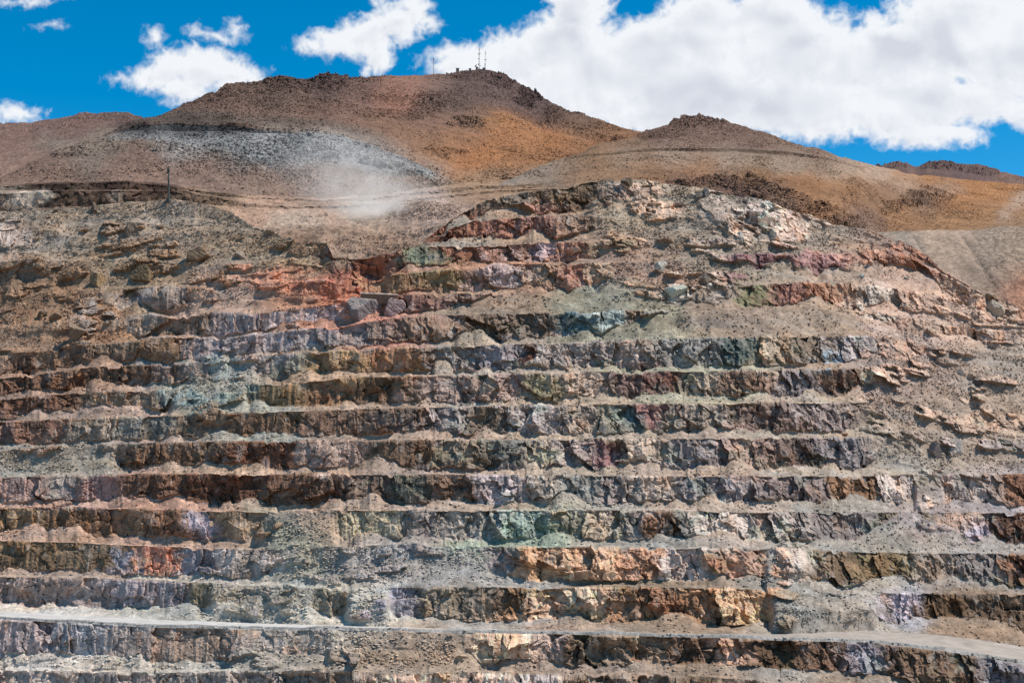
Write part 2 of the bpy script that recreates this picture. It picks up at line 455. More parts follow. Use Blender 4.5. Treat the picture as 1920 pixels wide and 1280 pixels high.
FACE = Field([
 (60,1110,(150,134,128)),(160,1115,(142,132,128)),(240,1110,(142,138,146)),(300,1115,(140,135,140)),(400,1115,(112,106,80)),(60,1045,(112,92,66)),(160,1045,(116,98,74)),(300,1048,(196,112,44),26),(250,1050,(118,138,156),16),(385,1050,(130,136,146),26),(430,1050,(190,186,178),24),(480,1055,(124,122,114)),(530,1050,(190,186,178),26),(600,1060,(122,122,122)),
 (30,980,(140,112,66)),(130,980,(112,82,58)),(240,985,(128,98,74)),(325,985,(126,84,56)),(375,980,(168,166,184),20),(440,985,(150,126,98)),(40,918,(154,122,116)),(130,920,(132,130,120)),(180,920,(142,114,116),26),(280,915,(112,76,60)),(420,920,(98,60,44)),(560,920,(108,76,60)),(690,920,(112,92,80)),(745,915,(86,102,88),28),(850,915,(112,86,72)),(950,915,(172,166,172),34),(1020,915,(154,152,138)),(1090,920,(112,130,122)),(1150,920,(132,122,118)),(1220,915,(172,166,152)),(1330,915,(132,132,134)),(1500,920,(112,102,102)),(1590,915,(128,92,62),22),(1700,915,(186,180,172)),(1850,915,(142,138,132)),(1900,905,(128,82,58),24),
 (60,860,(140,112,92)),(300,858,(108,78,58)),(500,855,(106,66,48)),(625,855,(172,146,132),28),(750,855,(98,78,62)),(880,860,(122,112,92)),(960,855,(90,104,96)),(1010,860,(166,158,134),24),(1080,855,(144,134,130)),(1140,855,(116,76,86),26),(1210,850,(178,166,146),30),(1300,850,(112,112,112)),(1400,850,(154,128,118)),(1500,850,(92,80,76)),(1600,850,(108,112,116)),(1690,850,(150,144,126)),(1760,845,(168,158,154)),(1850,850,(150,146,142)),
 (50,805,(124,92,82)),(200,805,(134,126,110)),(290,800,(110,122,112)),(370,800,(116,98,78)),(480,790,(112,84,64)),(620,790,(118,90,74)),(750,790,(112,96,86)),(850,785,(152,148,146)),(920,790,(94,86,70)),(1000,785,(156,156,154)),(1100,785,(154,142,126)),(1150,780,(122,132,112)),(1185,782,(32,108,112),20),(1216,780,(158,98,104),16),(1300,785,(132,126,112)),(1450,785,(112,94,86)),(1550,785,(124,114,112)),(1650,775,(142,130,114)),(1850,790,(178,154,132)),(1760,770,(176,150,130)),
 (80,765,(104,72,60)),(200,765,(132,108,84)),(260,760,(142,126,104)),(340,745,(92,158,150),24),(440,735,(96,140,126),18),(500,745,(106,92,62)),(600,735,(128,92,48)),(720,730,(116,88,66)),(850,725,(146,128,118)),(950,725,(154,130,122)),(1000,725,(126,124,88)),(1100,720,(176,158,138)),(1200,720,(106,82,80)),(1240,720,(116,58,60),18),(1300,715,(154,148,128)),(1400,720,(124,98,82)),(1500,720,(108,108,112)),(1590,720,(108,86,72)),(1645,712,(222,212,196),20),
 (100,715,(104,72,56)),(250,705,(108,80,64)),(340,705,(114,96,90)),(420,690,(122,168,158),24),(460,688,(176,158,152),20),(550,685,(112,124,108)),(610,680,(148,118,52),30),(660,690,(162,130,78),24),(750,675,(146,102,72)),(850,670,(116,122,118)),(950,670,(122,128,134)),(990,665,(148,80,58),16),(1050,665,(142,142,136)),(1150,665,(154,148,142)),(1300,660,(120,130,124)),(1390,660,(48,92,84),34),(1455,660,(170,160,134)),(1520,660,(112,102,86)),(1562,676,(60,166,186),14),(1590,655,(148,150,150)),(1680,660,(172,138,120)),
 (130,655,(118,92,72)),(220,650,(126,104,82)),(300,657,(108,82,60)),(400,640,(142,138,142)),(480,645,(150,140,140)),(540,640,(154,150,154)),(600,640,(132,132,132)),(700,620,(134,118,110)),(790,620,(130,102,86)),(900,615,(112,96,82)),(1000,615,(108,98,86)),(1085,602,(36,104,106),24),(1130,600,(124,176,168),24),(1210,605,(128,106,90)),(1260,605,(132,156,150)),
 (140,615,(140,118,96)),(190,615,(144,138,132)),(240,615,(154,144,126)),(370,605,(134,106,84)),(430,605,(146,134,132)),(540,595,(170,154,152)),(620,595,(156,144,152)),(700,580,(160,96,84)),(800,565,(126,82,80)),(860,560,(124,102,96)),(1420,553,(104,116,76),20),(1480,555,(158,104,98)),(1540,555,(146,86,62)),(1590,550,(172,134,110)),(1630,560,(184,182,166),24),(1200,553,(176,140,108)),(1270,550,(196,194,178),22),
 (100,570,(132,98,70)),(300,560,(134,130,124)),(500,530,(192,122,102)),(560,535,(186,104,76)),(620,530,(158,80,58)),(700,545,(154,110,58)),(760,530,(136,104,56)),(830,525,(136,118,72)),(900,520,(154,126,116)),(965,510,(166,154,160)),(1010,515,(156,132,100)),(1060,515,(156,100,92)),(1130,510,(170,142,116)),(1450,500,(124,80,94)),(1520,490,(146,102,108)),(1640,480,(176,120,104)),(1710,490,(146,96,82)),(1800,560,(190,156,134)),
 (60,500,(122,98,76)),(180,500,(132,104,76)),(260,500,(120,92,66)),(380,500,(132,100,72)),(600,500,(124,74,52)),(660,500,(122,68,52)),(720,490,(150,90,74)),(785,490,(86,122,96),24),(870,485,(140,84,68)),(960,480,(146,108,96)),(1010,470,(176,156,170),18),(1060,470,(172,112,96)),(1110,475,(134,122,96)),
 (250,430,(128,108,88)),(60,430,(120,104,84)),(20,450,(170,160,150),30),(850,440,(124,72,58)),(940,435,(146,88,80)),(1030,430,(144,96,90)),(1090,425,(114,92,76)),(560,460,(110,84,64)),
 (950,370,(112,104,88)),(1080,365,(98,82,62)),(1150,360,(156,134,118)),(1220,385,(186,160,136)),(1330,400,(172,164,148)),(1445,400,(250,240,226),46),(1478,430,(240,208,188),38),(1380,415,(146,142,134)),(1390,445,(190,176,156),20),
 (700,985,(170,168,132)),(780,985,(118,114,112)),(850,980,(154,158,148)),(930,985,(142,158,144)),(990,985,(104,154,138),28),(1060,985,(130,144,120)),(1120,985,(176,164,136)),(1180,985,(156,152,146)),(1240,985,(128,82,56),26),(1280,985,(116,124,116)),(1350,985,(182,180,168)),(1450,985,(154,152,146)),(1600,990,(112,112,112)),(1680,990,(102,98,80)),(1790,980,(196,156,132),26),(1820,1005,(152,158,178),24),(1890,990,(88,60,48)),
 (700,1060,(146,150,148)),(900,1060,(132,132,132)),(1030,1060,(190,148,110)),(1100,1070,(216,168,130),50),(1200,1065,(198,138,106)),(1290,1070,(196,186,178),30),(1340,1070,(190,120,86),20),(1400,1065,(170,132,116)),(1450,1060,(192,154,132)),(1500,1065,(196,194,182),28),(1560,1065,(104,86,64)),(1650,1065,(114,94,60)),(1750,1065,(124,118,106)),(1850,1065,(116,118,116)),(1905,1070,(128,82,58),24),
 (600,1110,(120,122,104)),(750,1130,(130,138,152)),(800,1130,(124,118,92)),(900,1130,(118,116,102)),(960,1130,(128,96,64)),(1045,1130,(196,158,128)),(1088,1130,(234,204,172),36),(1170,1130,(144,112,86)),(1240,1130,(128,86,46)),(1300,1130,(158,114,74)),(1390,1120,(212,170,126),28),(1500,1120,(136,130,108)),(1600,1130,(130,130,128)),(1695,1130,(162,168,188),24),(1760,1130,(88,66,44)),(1900,1130,(88,72,56)),
 (60,1200,(166,154,154)),(150,1200,(150,168,172)),(250,1210,(138,132,126)),(360,1210,(146,128,112)),(550,1200,(160,158,148)),(850,1200,(158,118,86)),(950,1215,(240,204,168),56),(1030,1205,(202,182,170),26),(1100,1220,(98,84,64)),(1200,1220,(130,112,92)),(1290,1220,(104,76,58)),(1360,1220,(184,146,124),24),(1450,1220,(88,66,48)),(1550,1220,(104,76,60)),(1620,1220,(132,138,152),26),(1700,1220,(100,78,60)),(1800,1240,(98,76,60)),(1880,1250,(112,118,126)),
 (800,1272,(230,192,166)),(900,1272,(224,200,178)),(980,1272,(206,202,200)),(400,1270,(144,138,128)),(100,1265,(166,160,150)),(620,1270,(120,112,100)),(1200,1290,(130,112,96)),(1700,1300,(120,100,84)),
], radius=34, ar=0.75)

SOIL = Field([
 (100,1150,(200,194,184)),(300,1163,(182,180,168)),(500,1130,(172,172,162)),(650,1160,(186,184,174)),(900,1090,(162,158,152)),(1200,1100,(152,132,112)),(1300,1170,(154,132,112)),(1500,1150,(154,148,138)),(1600,1180,(164,156,146)),(1700,1150,(170,172,180),40),(1820,1170,(150,126,106)),(100,1078,(172,148,132)),(400,1090,(178,174,166)),(300,1240,(180,174,162)),(100,1240,(196,188,178)),(600,1230,(172,162,148)),(700,1230,(168,146,126)),(1100,1255,(164,142,126)),(1700,1275,(156,136,118)),
 (100,1008,(190,154,132)),(400,1022,(186,150,128)),(550,1005,(150,154,138)),(700,1020,(164,158,152)),(950,1015,(148,166,148)),(1200,1020,(164,158,146)),(1600,1025,(152,148,140)),(1850,1028,(158,152,146)),(100,948,(194,154,136)),(300,948,(192,146,126)),(600,950,(186,154,132)),(620,980,(182,152,128)),(900,950,(178,158,142)),(1300,950,(178,158,142)),(1800,950,(164,152,150)),(100,870,(164,158,144)),(400,885,(188,158,136)),(800,885,(174,148,132)),(1300,885,(178,154,136)),(1700,880,(164,154,142)),
 (100,840,(162,150,136)),(100,790,(170,142,126)),(300,788,(188,158,142)),(450,780,(164,164,152)),(380,760,(156,164,150)),(700,815,(178,152,132)),(1100,815,(178,158,138)),(1500,815,(172,154,136)),(1800,800,(168,148,132)),(100,690,(176,138,116)),(400,712,(164,162,152)),(600,700,(184,152,126)),(900,690,(174,158,142)),(1300,690,(168,164,142)),(1750,700,(164,142,130)),(1850,700,(170,152,136)),(1850,760,(174,152,134)),(60,640,(166,130,104)),(400,620,(188,158,142)),(700,600,(194,132,114)),(900,570,(154,140,120)),(1150,570,(150,146,126)),(1400,600,(152,132,116)),(1500,590,(168,144,124)),(1800,600,(190,162,146)),(1850,560,(194,164,142)),(1900,580,(192,140,112),30),
 (50,560,(152,116,88)),(150,590,(166,124,94)),(250,530,(168,142,116)),(450,560,(190,154,132)),(550,550,(194,132,102)),(640,545,(200,110,78),40),(700,520,(184,110,82),30),(900,540,(190,138,112)),(1200,500,(172,140,122)),(1290,450,(158,142,126)),(1400,480,(156,142,126)),(1600,500,(172,148,130)),(1700,550,(196,164,148)),(50,440,(168,152,136)),(300,420,(172,152,132)),(150,400,(166,146,126)),(450,450,(164,142,120)),(550,480,(166,142,116)),(1000,395,(172,142,120)),(1200,380,(172,152,130)),(1580,440,(168,148,130)),(1640,470,(176,140,122)),(1750,520,(188,158,142)),(830,420,(160,146,130)),
], radius=70, ar=0.6)

def road_extra(x):       # how far the haul road bench pushes the upper wall back
    return 15 + 50 * sstep(1300, 1900, x) + 22 * (1 - sstep(100, 850, x))
def wall_depth(x, y, upper):
    d = 720.0 / (1 - (HY - y) / F)
    left = 1 + 0.06 * np.clip((760 - x) / 760, 0, 1.5) ** 1.4
    right = 1 + 0.05 * np.clip((x - 1300) / 620, 0, 1.5) ** 1.5
    return d * left * right + (road_extra(x) if upper else 0)

wob = (3.2 + 3.0 * sstep(1050, 1200, XS)) * fbm(XS / 46, XS * 0 + 3.0, 5, 120, 0.65)
rim_y = L1(XS, RIM) + wob
crest = []       # (Y, Z) per bench crest
ylines = []
for k in range(NB):
    y = L1(XS, CRESTS[k])
    y = y + (0.0 if k == 1 else 0.7) * fbm(XS / 8, XS * 0 + 1.3 * k, 3, 126)
    y = y + (0.0 if k == 1 else 5.5) * sstep(0.22, 0.62, fbm(XS / 26, XS * 0 + 3.9 * k, 3, 128))
    if k not in (1, 15):
        y = y + (0.8 + 1.6 * gauss_sum(XS, y, SLUMP)) * fbm(XS / 38, XS * 0 + 2.7 * k, 4, 122, 0.6)
    if k > 5:
        y = np.maximum(y, rim_y + (NB - 1 - k) * 0.6)
    ylines.append(y)
for k in range(NB - 2, -1, -1):
    ylines[k] = np.maximum(ylines[k], ylines[k + 1] + 0.5)
for k in range(NB):
    d = wall_depth(XS, ylines[k], k >= 2)
    crest.append((d, (HY - ylines[k]) / F * d))
# two benches below the picture, then the pit floor
d0, z0 = crest[0]
low = [(d0 - 75, z0 - 75), (d0 - 45, z0 - 45), (d0 - 15, z0 - 15)]
lines = low + crest
K0 = len(low)

rowsY, rowsZ, rowsF, rowsI = [], [], [], []
marks = {}
def add_rows(Yp, Zp, fp, n, wts):
    """sample a per-column polyline (lists of arrays) at n steps; fp: face flag per segment"""
    m = len(Yp)
    seg = [np.hypot((Yp[i + 1] - Yp[i]) * 0.45, Zp[i + 1] - Zp[i]) * wts[i] + 1e-4 for i in range(m - 1)]
    cum = [np.zeros(NX)]
    for s in seg:
        cum.append(cum[-1] + s)
    tot = cum[-1]
    for j in range(n):
        t = tot * (j / n)
        y = Yp[0].copy(); z = Zp[0].copy(); fc = np.zeros(NX)
        for i in range(m - 1):
            msk = (t >= cum[i]) & (t < cum[i + 1] + (1e-6 if i == m - 2 else 0))
            a = np.clip((t - cum[i]) / seg[i], 0, 1)
            y = np.where(msk, Yp[i] + (Yp[i + 1] - Yp[i]) * a, y)
            z = np.where(msk, Zp[i] + (Zp[i + 1] - Zp[i]) * a, z)
            fc = np.where(msk, fp[i], fc)
        rowsY.append(y); rowsZ.append(z); rowsF.append(fc)

for i in range(len(lines) - 1):
    k = i - K0
    (ya, za), (yb, zb) = lines[i], lines[i + 1]
    H = np.maximum(zb - za, 0.02)
    Dp = np.maximum(yb - ya, 0.02)
    ymid = HY - F * (za * 0.45 + zb * 0.55) / (0.5 * (ya + yb))
    sl = gauss_sum(XS + 14 * vn(XS / 40, k + 0.3 * XS / 90, 90), ymid + 8 * vn(XS / 30, k * 3.1 + XS * 0, 91), SLUMP)
    sl = np.maximum(sl - gauss_sum(XS, ymid, KEEP), 0)
    cone = 0.5 + 0.5 * fbm(XS / 46 + 7.7 * k, XS * 0 + k * 3.3, 2, 60)
    cone2 = 0.5 + 0.5 * fbm(XS / 17 + 3.1 * k, XS * 0 + k * 1.7, 3, 62)
    mod = np.clip(0.75 + 0.9 * fbm(XS / 210 + 2.3 * k, XS * 0 + k * 5.1, 2, 66), 0.25, 1.5)
    tal = 0.09 + mod * (0.24 * sstep(0.25, 0.9, cone) + 0.14 * cone2)
    tal = tal * (1.0 + 0.25 * sstep(700, 1500, XS))
    tal = np.maximum(tal, gauss_sum(XS + 10 * vn(XS / 25, XS * 0 + k, 64), ymid, BURY, 0.15, 1.3))
    rc = np.random.RandomState(700 + k)
    mpx = (yb - 0) / F                         # metres per picture column
    wx_ = XS + 9 * fbm(XS / 30, XS * 0 + k, 2, 68)
    for cxp in np.arange(-250, 2180, 190) + rc.uniform(-90, 90, 13):
        dens_ = 1.0 if (cxp < 650 and k >= 7) or cxp > 1200 else 0.62
        pk = (rc.uniform(0.1, 0.58) if rc.rand() > 0.08 * dens_ else rc.uniform(0.85, 1.1)) * (1.0 if rc.rand() < dens_ else 0.4)
        if 11 <= k <= 14 and 600 < cxp < 1130:
            pk *= 0.45
        tal = np.maximum(tal, pk + 0.07 * fbm(XS / 13, XS * 0 + k, 2, 69) - np.maximum(np.abs(wx_ - cxp) - 5, 0) * mpx * rc.uniform(0.5, 0.68) / np.maximum(H, 4.0))
    tal = np.clip(tal, 0.04, 0.995)
    if k in (1, 2):
        tal = tal * 0.8
    if k == 0:
        tal = np.minimum(tal, 0.3)
    hf, ht = H * (1 - tal), H * tal
    dyf = np.minimum(hf * 0.40, Dp * 0.5)
    dyt = np.minimum(ht / 0.74, (Dp - dyf) * 0.93)
    bw = np.maximum(Dp - dyf - dyt, 0.01)
    y1, z1 = ya + bw, za + 0.02 * bw
    y2, z2 = y1 + dyt, za + ht
    # slumped ground: straight slope
    y1s, z1s = ya + Dp * 0.28, za + H * 0.22
    y2s, z2s = ya + Dp * 0.68, za + H * 0.62
    y1, z1 = y1 + (y1s - y1) * sl, z1 + (z1s - z1) * sl
    y2, z2 = y2 + (y2s - y2) * sl, z2 + (z2s - z2) * sl
    fflag = 1 - 0.85 * sl
    px = np.max((ylines[k] - ylines[k + 1]) if 0 <= k < NB - 1 else np.array([30.0]))
    n = int(min(max(px / 1.25, 14), 76))
    if k == 1:
        rw = road_extra(XS) + 1.0
        # outer safety berm, the road, then scree and face
        w1 = ya + 1.0; v1 = za + 1.25
        w2 = ya + 2.2; v2 = za + 1.25
        w3 = ya + 4.4; v3 = za + 0.1
        yr = ya + rw; zr = za + 0.0
        marks['berm0'] = len(rowsY)
        add_rows([ya, w1, w2, w3], [za, v1, v2, v3], [0.0, 0.0, 0.0], 7, [1, 1, 1])
        marks['road0'] = len(rowsY)
        add_rows([w3, yr], [v3, zr], [0.0], 12, [1])
        marks['road1'] = len(rowsY)
        y2 = np.maximum(y2, yr + 1.0)
        y1r = np.minimum(yr + 0.5, y2 - 0.3)
        add_rows([yr, y1r, y2, yb], [zr, za + 0.1, z2, zb], [0.0, 0.0, fflag], n, [1, 1.0, 1])
    else:
        add_rows([ya, y1, y2, yb], [za, z1, z2, zb], [0.0, 0.0, fflag], n, [0.45, 1.0, 1.0])
# brow behind the rim
ry, rz = lines[-1]
for j, (dy, dz) in enumerate([(0, 0), (1.5, 0.1), (4, 0.0), (10, -2.5), (25, -12), (60, -40)]):
    rowsY.append(ry + dy); rowsZ.append(rz + dz); rowsF.append(np.zeros(NX))

WY = np.array(rowsY); WZ = np.array(rowsZ); WF = np.array(rowsF)
NR = WY.shape[0]
XX = np.broadcast_to(XS[None, :], WY.shape)
RX = (XX - CX) / F
WX = RX * WY
IY = HY - F * WZ / WY                          # picture row of each point before the relief
VV = WZ + 0.6 * WY
x_, v_ = WX.astype(f32), VV.astype(f32)
wf = WF.copy()
for _ in range(2):
    wf[1:-1] = 0.25 * wf[:-2] + 0.5 * wf[1:-1] + 0.25 * wf[2:]
slump = gauss_sum(XX + 16 * vn(XX / 40, IY / 30, 90), IY + 9 * vn(XX / 30, IY / 25, 91), SLUMP)
slump = np.clip(slump - gauss_sum(XX, IY, KEEP), 0, 1)
# relief
A = 2.6 * fbm(x_ / 26, v_ / 34, 3, 1) + 1.2 * ridged(x_ / 11 + 5, v_ / 30, 2, 5)
wx = x_ + 2.8 * fbm(x_ / 5, v_ / 5, 2, 70)
wv = v_ + 2.8 * fbm(x_ / 5 + 40, v_ / 5, 2, 72)
fa, f1a, ca = facets(wx / 7.5, wv / 10.5, 1)
fb, f1b, cb = facets(wx / 2.9, wv / 3.8, 7)
fc_, f1c, cc = facets(x_ / 1.25, v_ / 1.45, 13)
fine = fbm(x_ / 1.1, v_ / 1.1, 2, 20)
rough_ = np.clip(0.42 + 0.75 * sstep(560, 980, XX + 120 * vn(XX / 160, IY / 70, 33)) + 0.5 * vn(XX / 90, IY / 40, 35), 0.25, 1.35)
rough_ = np.where(IY > 1030, np.maximum(rough_, 0.7 * sstep(350, 600, XX)), rough_)
fp, _, cp = facets((x_ + 0.25 * v_ + 5 * fbm(x_ / 11, v_ / 11, 3, 140)) / 15.0, v_ / 34.0, 21)
flute = ridged(x_ / 3.2, v_ / 26, 2, 25)
bare = gauss_sum(XX + 16 * fbm(x_ / 9, v_ / 9, 3, 152), IY + 9 * fbm(x_ / 9 + 4, v_ / 9, 3, 155), BARE, 0.3, 1.2)
calm = gauss_sum(XX + 10 * vn(XX / 30, IY / 20, 150), IY, CALM)
outc = sstep(0.19, 0.38, fbm(x_ / 19, v_ / 9, 3, 40)) * slump * (1 - calm)
wf = np.clip(np.maximum(np.maximum(wf, outc * 0.9), bare), 0, 1)
outc = np.maximum(outc, 0.5 * bare)
lumps = fbm(x_ / 5, v_ / 5, 3, 44)
disp = A * (0.45 + 0.55 * wf)
disp += wf * (2.7 + 0.9 * rough_) * fp
disp += wf * (rough_ * (1.7 * fa + 0.62 * fb + 0.8 * ridged(wx / 4.6, wv / 6.5, 3, 166)) + 0.17 * fc_ + 0.14 * fine + 0.45 * flute)
crack = sstep(0.72, 0.93, ridged((x_ + 0.2 * v_) / 7 + 0.5 * fbm(x_ / 6, v_ / 6, 2, 158), v_ / 22, 2, 160)) + 0.7 * sstep(0.8, 0.95, ridged(x_ / 12 + 7, v_ / 5, 2, 163))
disp -= 1.5 * crack * wf
disp += outc * 4.4
disp += (1 - wf) * (0.35 * lumps + 0.8 * slump * fbm(x_ / 14, v_ / 14, 2, 47))
rocky = np.clip(0.4 + 0.9 * fbm(x_ / 14, v_ / 9, 3, 48), 0.05, 1.2) * (1 - 0.6 * calm)
disp += (1 - wf) * rocky * (0.55 * (cc - 0.4) * (1 - np.clip(f1c, 0, 1)) * 1.1 + 0.12 * fb)
for (bx, by, rx, ry_, a) in BULGE:
    disp += a * np.exp(-2.2 * (((XX - bx) / rx) ** 2 + ((IY - by) / ry_) ** 2)) * (0.35 + 0.65 * wf)
# the road itself is graded smooth
r0, r1 = marks['road0'], marks['road1']
keepA = A * 0.45
roadmask = np.zeros(NR); roadmask[r0:r1 + 1] = 1
roadmask = roadmask[:, None]
disp = disp * (1 - roadmask) + roadmask * (keepA + 0.05 * lumps)
b0 = marks['berm0']
disp[b0:r0] = keepA[b0:r0] + 0.2 * fb[b0:r0] + 0.2 * lumps[b0:r0]
damp = np.ones(NR); damp[-5:] = [0.8, 0.5, 0.25, 0.1, 0]
disp *= damp[:, None]
upz = 0.12 + 0.62 * (1 - wf)
upz = np.where(roadmask > 0, 0.25, upz)
out_ = 1.0 - 0.45 * (1 - wf)
dy = -disp * out_
PY = WY + dy
PX = RX * PY
PZ = WZ + disp * upz * np.where(wf > 0.5, 0.35, 1.0)
PW = np.stack([PX, PY, PZ], axis=-1).astype(f32)

# rock colour
diag = 0.6 * (IY - 600)
jx = XX + 20 * fbm(x_ / 15, v_ / 12, 4, 80, 0.62) + 24 * (ca - 0.5) + 22 * (cp - 0.5) + 8 * (cb - 0.5)
jy = IY + 9 * fbm(x_ / 12 + 9, v_ / 10, 3, 83) + 12 * (cb - 0.5)
cf = FACE(jx, jy)
cf2 = FACE(XX + 70 * fbm(x_ / 30 + 3, v_ / 12, 3, 180) + 60 * (cb - 0.5), IY + 10 * (ca - 0.5))
mixf = (0.45 * sstep(-0.25, 0.45, fbm(x_ / 7, v_ / 7, 3, 184)))[..., None]
cf = cf * (1 - mixf) + cf2 * mixf
lum = (cf @ np.array([0.3, 0.55, 0.15], f32))[..., None]
dc = (cf - lum) / np.maximum(lum, 0.02)
gm = dc[..., 1:2] - 0.5 * (dc[..., 0:1] + dc[..., 2:3])
dc = dc - 0.22 * gm * np.array([-0.33, 0.67, -0.33], f32)
dc[..., 0] = np.where(dc[..., 0] < 0, 0.72 * dc[..., 0], dc[..., 0])
dc[..., 2] = np.maximum(dc[..., 2], -0.6)
cf = lum * (np.array([1.175, 0.955, 0.85], f32) + 0.6 * dc) * 1.72
cf = np.maximum(cf, 0.005)
l2 = (cf @ np.array([0.4, 0.45, 0.15], f32))[..., None]
cf = cf * (0.75 * (1 - np.exp(-l2 / 0.75)) / l2)
cs = SOIL(XX + 14 * fbm(x_ / 16, v_ / 12, 3, 86), IY + 6 * fbm(x_ / 12, v_ / 12, 2, 89))
streak = fbm(x_ / 1.6, v_ / 14, 3, 95)
cf = cf * (1 + 0.26 * streak + 0.34 * (ca - 0.5) + 0.42 * (cb - 0.5) + 0.3 * (cc - 0.5))[..., None]
iron = sstep(0.15, 0.6, fbm(x_ / 8, v_ / 16, 4, 97))[..., None]
cf = cf * (1 - iron * 0.5) + iron * 0.5 * cf * np.array([1.18, 0.86, 0.62], f32)
pale = sstep(0.28, 0.62, fbm(x_ / 5, v_ / 7, 4, 99) + 0.25 * (cb - 0.5))[..., None]
cf = cf * (1 - 0.55 * pale) + 0.55 * pale * (cf * 0.6 + 0.24 * np.array([1.0, 0.95, 0.86], f32))
green = (sstep(0.2, 0.55, fbm(x_ / 14, v_ / 12, 4, 101)) * sstep(620, 900, XX + 0 * IY) * sstep(560, 620, IY))[..., None]
cf = cf * (1 - 0.5 * green) + 0.5 * green * cf * np.array([0.80, 1.04, 0.93], f32)
cs = cs * (1 + 0.34 * (cc - 0.5) * rocky + 0.22 * lumps + 0.26 * fbm(x_ / 2, v_ / 2, 2, 104) + 0.26 * fbm(x_ / 9, v_ / 5, 3, 108))[..., None]
tint = fbm(x_ / 28, v_ / 9, 3, 106)[..., None]
ls = (cs @ np.array([0.3, 0.55, 0.15], f32))[..., None]
cs = (ls * np.array([1.10, 0.99, 0.90], f32) + (cs - ls) * 0.72) * 0.92
cs = cs * (1 + 0.12 * tint * np.array([1.0, 0.2, -0.7], f32))
bl = sstep(0.25, 0.75, wf + 0.25 * (cb - 0.5))[..., None]
cw = cs * (1 - bl) + cf * bl
# road and safety berm
roadc = lin((192, 186, 178)) * (1 - sstep(500, 1100, XX))[..., None] + lin((160, 148, 136)) * sstep(500, 1100, XX)[..., None]
mid_ = (sstep(560, 900, XX) * (1 - sstep(1300, 1560, XX)))[..., None]
roadc = roadc * (1 - 0.7 * mid_) + 0.7 * mid_ * cs
roadc = roadc * (1 + 0.22 * fbm(x_ / 45, WY.astype(f32) / 1.6, 3, 110) + 0.1 * lumps)[..., None] * (1 + 0.08 * fbm(x_ / 6, v_ / 3, 3, 113))[..., None]
cw = np.where(roadmask[..., None] > 0, roadc, cw)
bermc = lin((158, 152, 144)) * (1 + 0.4 * (cc - 0.5) + 0.25 * lumps)[..., None]
edge = np.zeros((NR, 1)); edge[b0:b0 + 1] = 0.7
cw[b0:r0] = bermc[b0:r0]
cw[b0:b0 + 1] = cw[b0:b0 + 1] * 0.35 + roadc[b0:b0 + 1] * 0.65
cw = np.clip(cw * 0.95, 0.012, 0.74)

def cut(Pg, cg, a, b, name, mat):
    o = grid_obj(name, Pg, cg, mat, a, b)
    tag(o, kind='structure')
    return o
cut(PW, cw, 0, r0 + 1, 'pit_wall', M_WALL)
cut(PW, cw, r0, r1 + 1, 'haul_road', M_ROAD)
cut(PW, cw, r1, NR, 'pit_wall', M_WALL)

# ================================================================== HILLS
def patch(name, ctrl, x0, x1, nx, step, mat, relief, colour, back=None, ease=1.0):
    """terrain sheet through control lines [(row line, depth line, face?)], bottom to top"""
    xs = np.linspace(x0, x1, nx)
    xs2 = xs[None, :]
    Ys, Zs, IYs, Fs = [], [], [], []
    for i in range(len(ctrl) - 1):
        ya, da = L1(xs, ctrl[i][0]), L1(xs, ctrl[i][1])
        yb, db = L1(xs, ctrl[i + 1][0]), L1(xs, ctrl[i + 1][1])
        yb = np.minimum(yb, ya - 0.1)
        db = np.maximum(db, da + 0.05)
        za, zb = (HY - ya) / F * da, (HY - yb) / F * db
        n = int(max(np.max(ya - yb) / step, 3))
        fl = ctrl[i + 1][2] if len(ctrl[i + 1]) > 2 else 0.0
        for j in range(n):
            t = j / n
            Ys.append(da + (db - da) * t); Zs.append(za + (zb - za) * t); Fs.append(np.full(nx, fl))
    Ys.append(db); Zs.append(zb); Fs.append(np.zeros(nx))
    R0 = len(Ys)
    for dy, dz in (back or [(8, -1), (30, -8), (90, -35), (220, -110)]):
        Ys.append(db + dy); Zs.append(zb + dz); Fs.append(np.zeros(nx))
    Y, Z, Fc = np.array(Ys), np.array(Zs), np.array(Fs)
    X = np.broadcast_to(xs2, Y.shape)
    R = (X - CX) / F
    IYp = HY - F * Z / Y
    IYp[R0:] = IYp[R0 - 1]
    d, rk = relief(R * Y, Y, Z, X, IYp, Fc)
    fadeb = np.ones(len(Y)); fadeb[R0:] = np.linspace(0.8, 0, len(Y) - R0)
    d = d * fadeb[:, None]
    Y2 = Y - d * np.where(Fc > 0.5, 0.8, 0.25)
    P = np.stack([R * Y2, Y2, Z + d * np.where(Fc > 0.5, 0.1, 0.9)], axis=-1).astype(f32)
    c = colour(R * Y, Y, Z, X, IYp, rk, Fc)
    o = grid_obj(name, P, np.clip(c, 0.01, 0.85), mat)
    tag(o, kind='structure')
    return P, rk, c

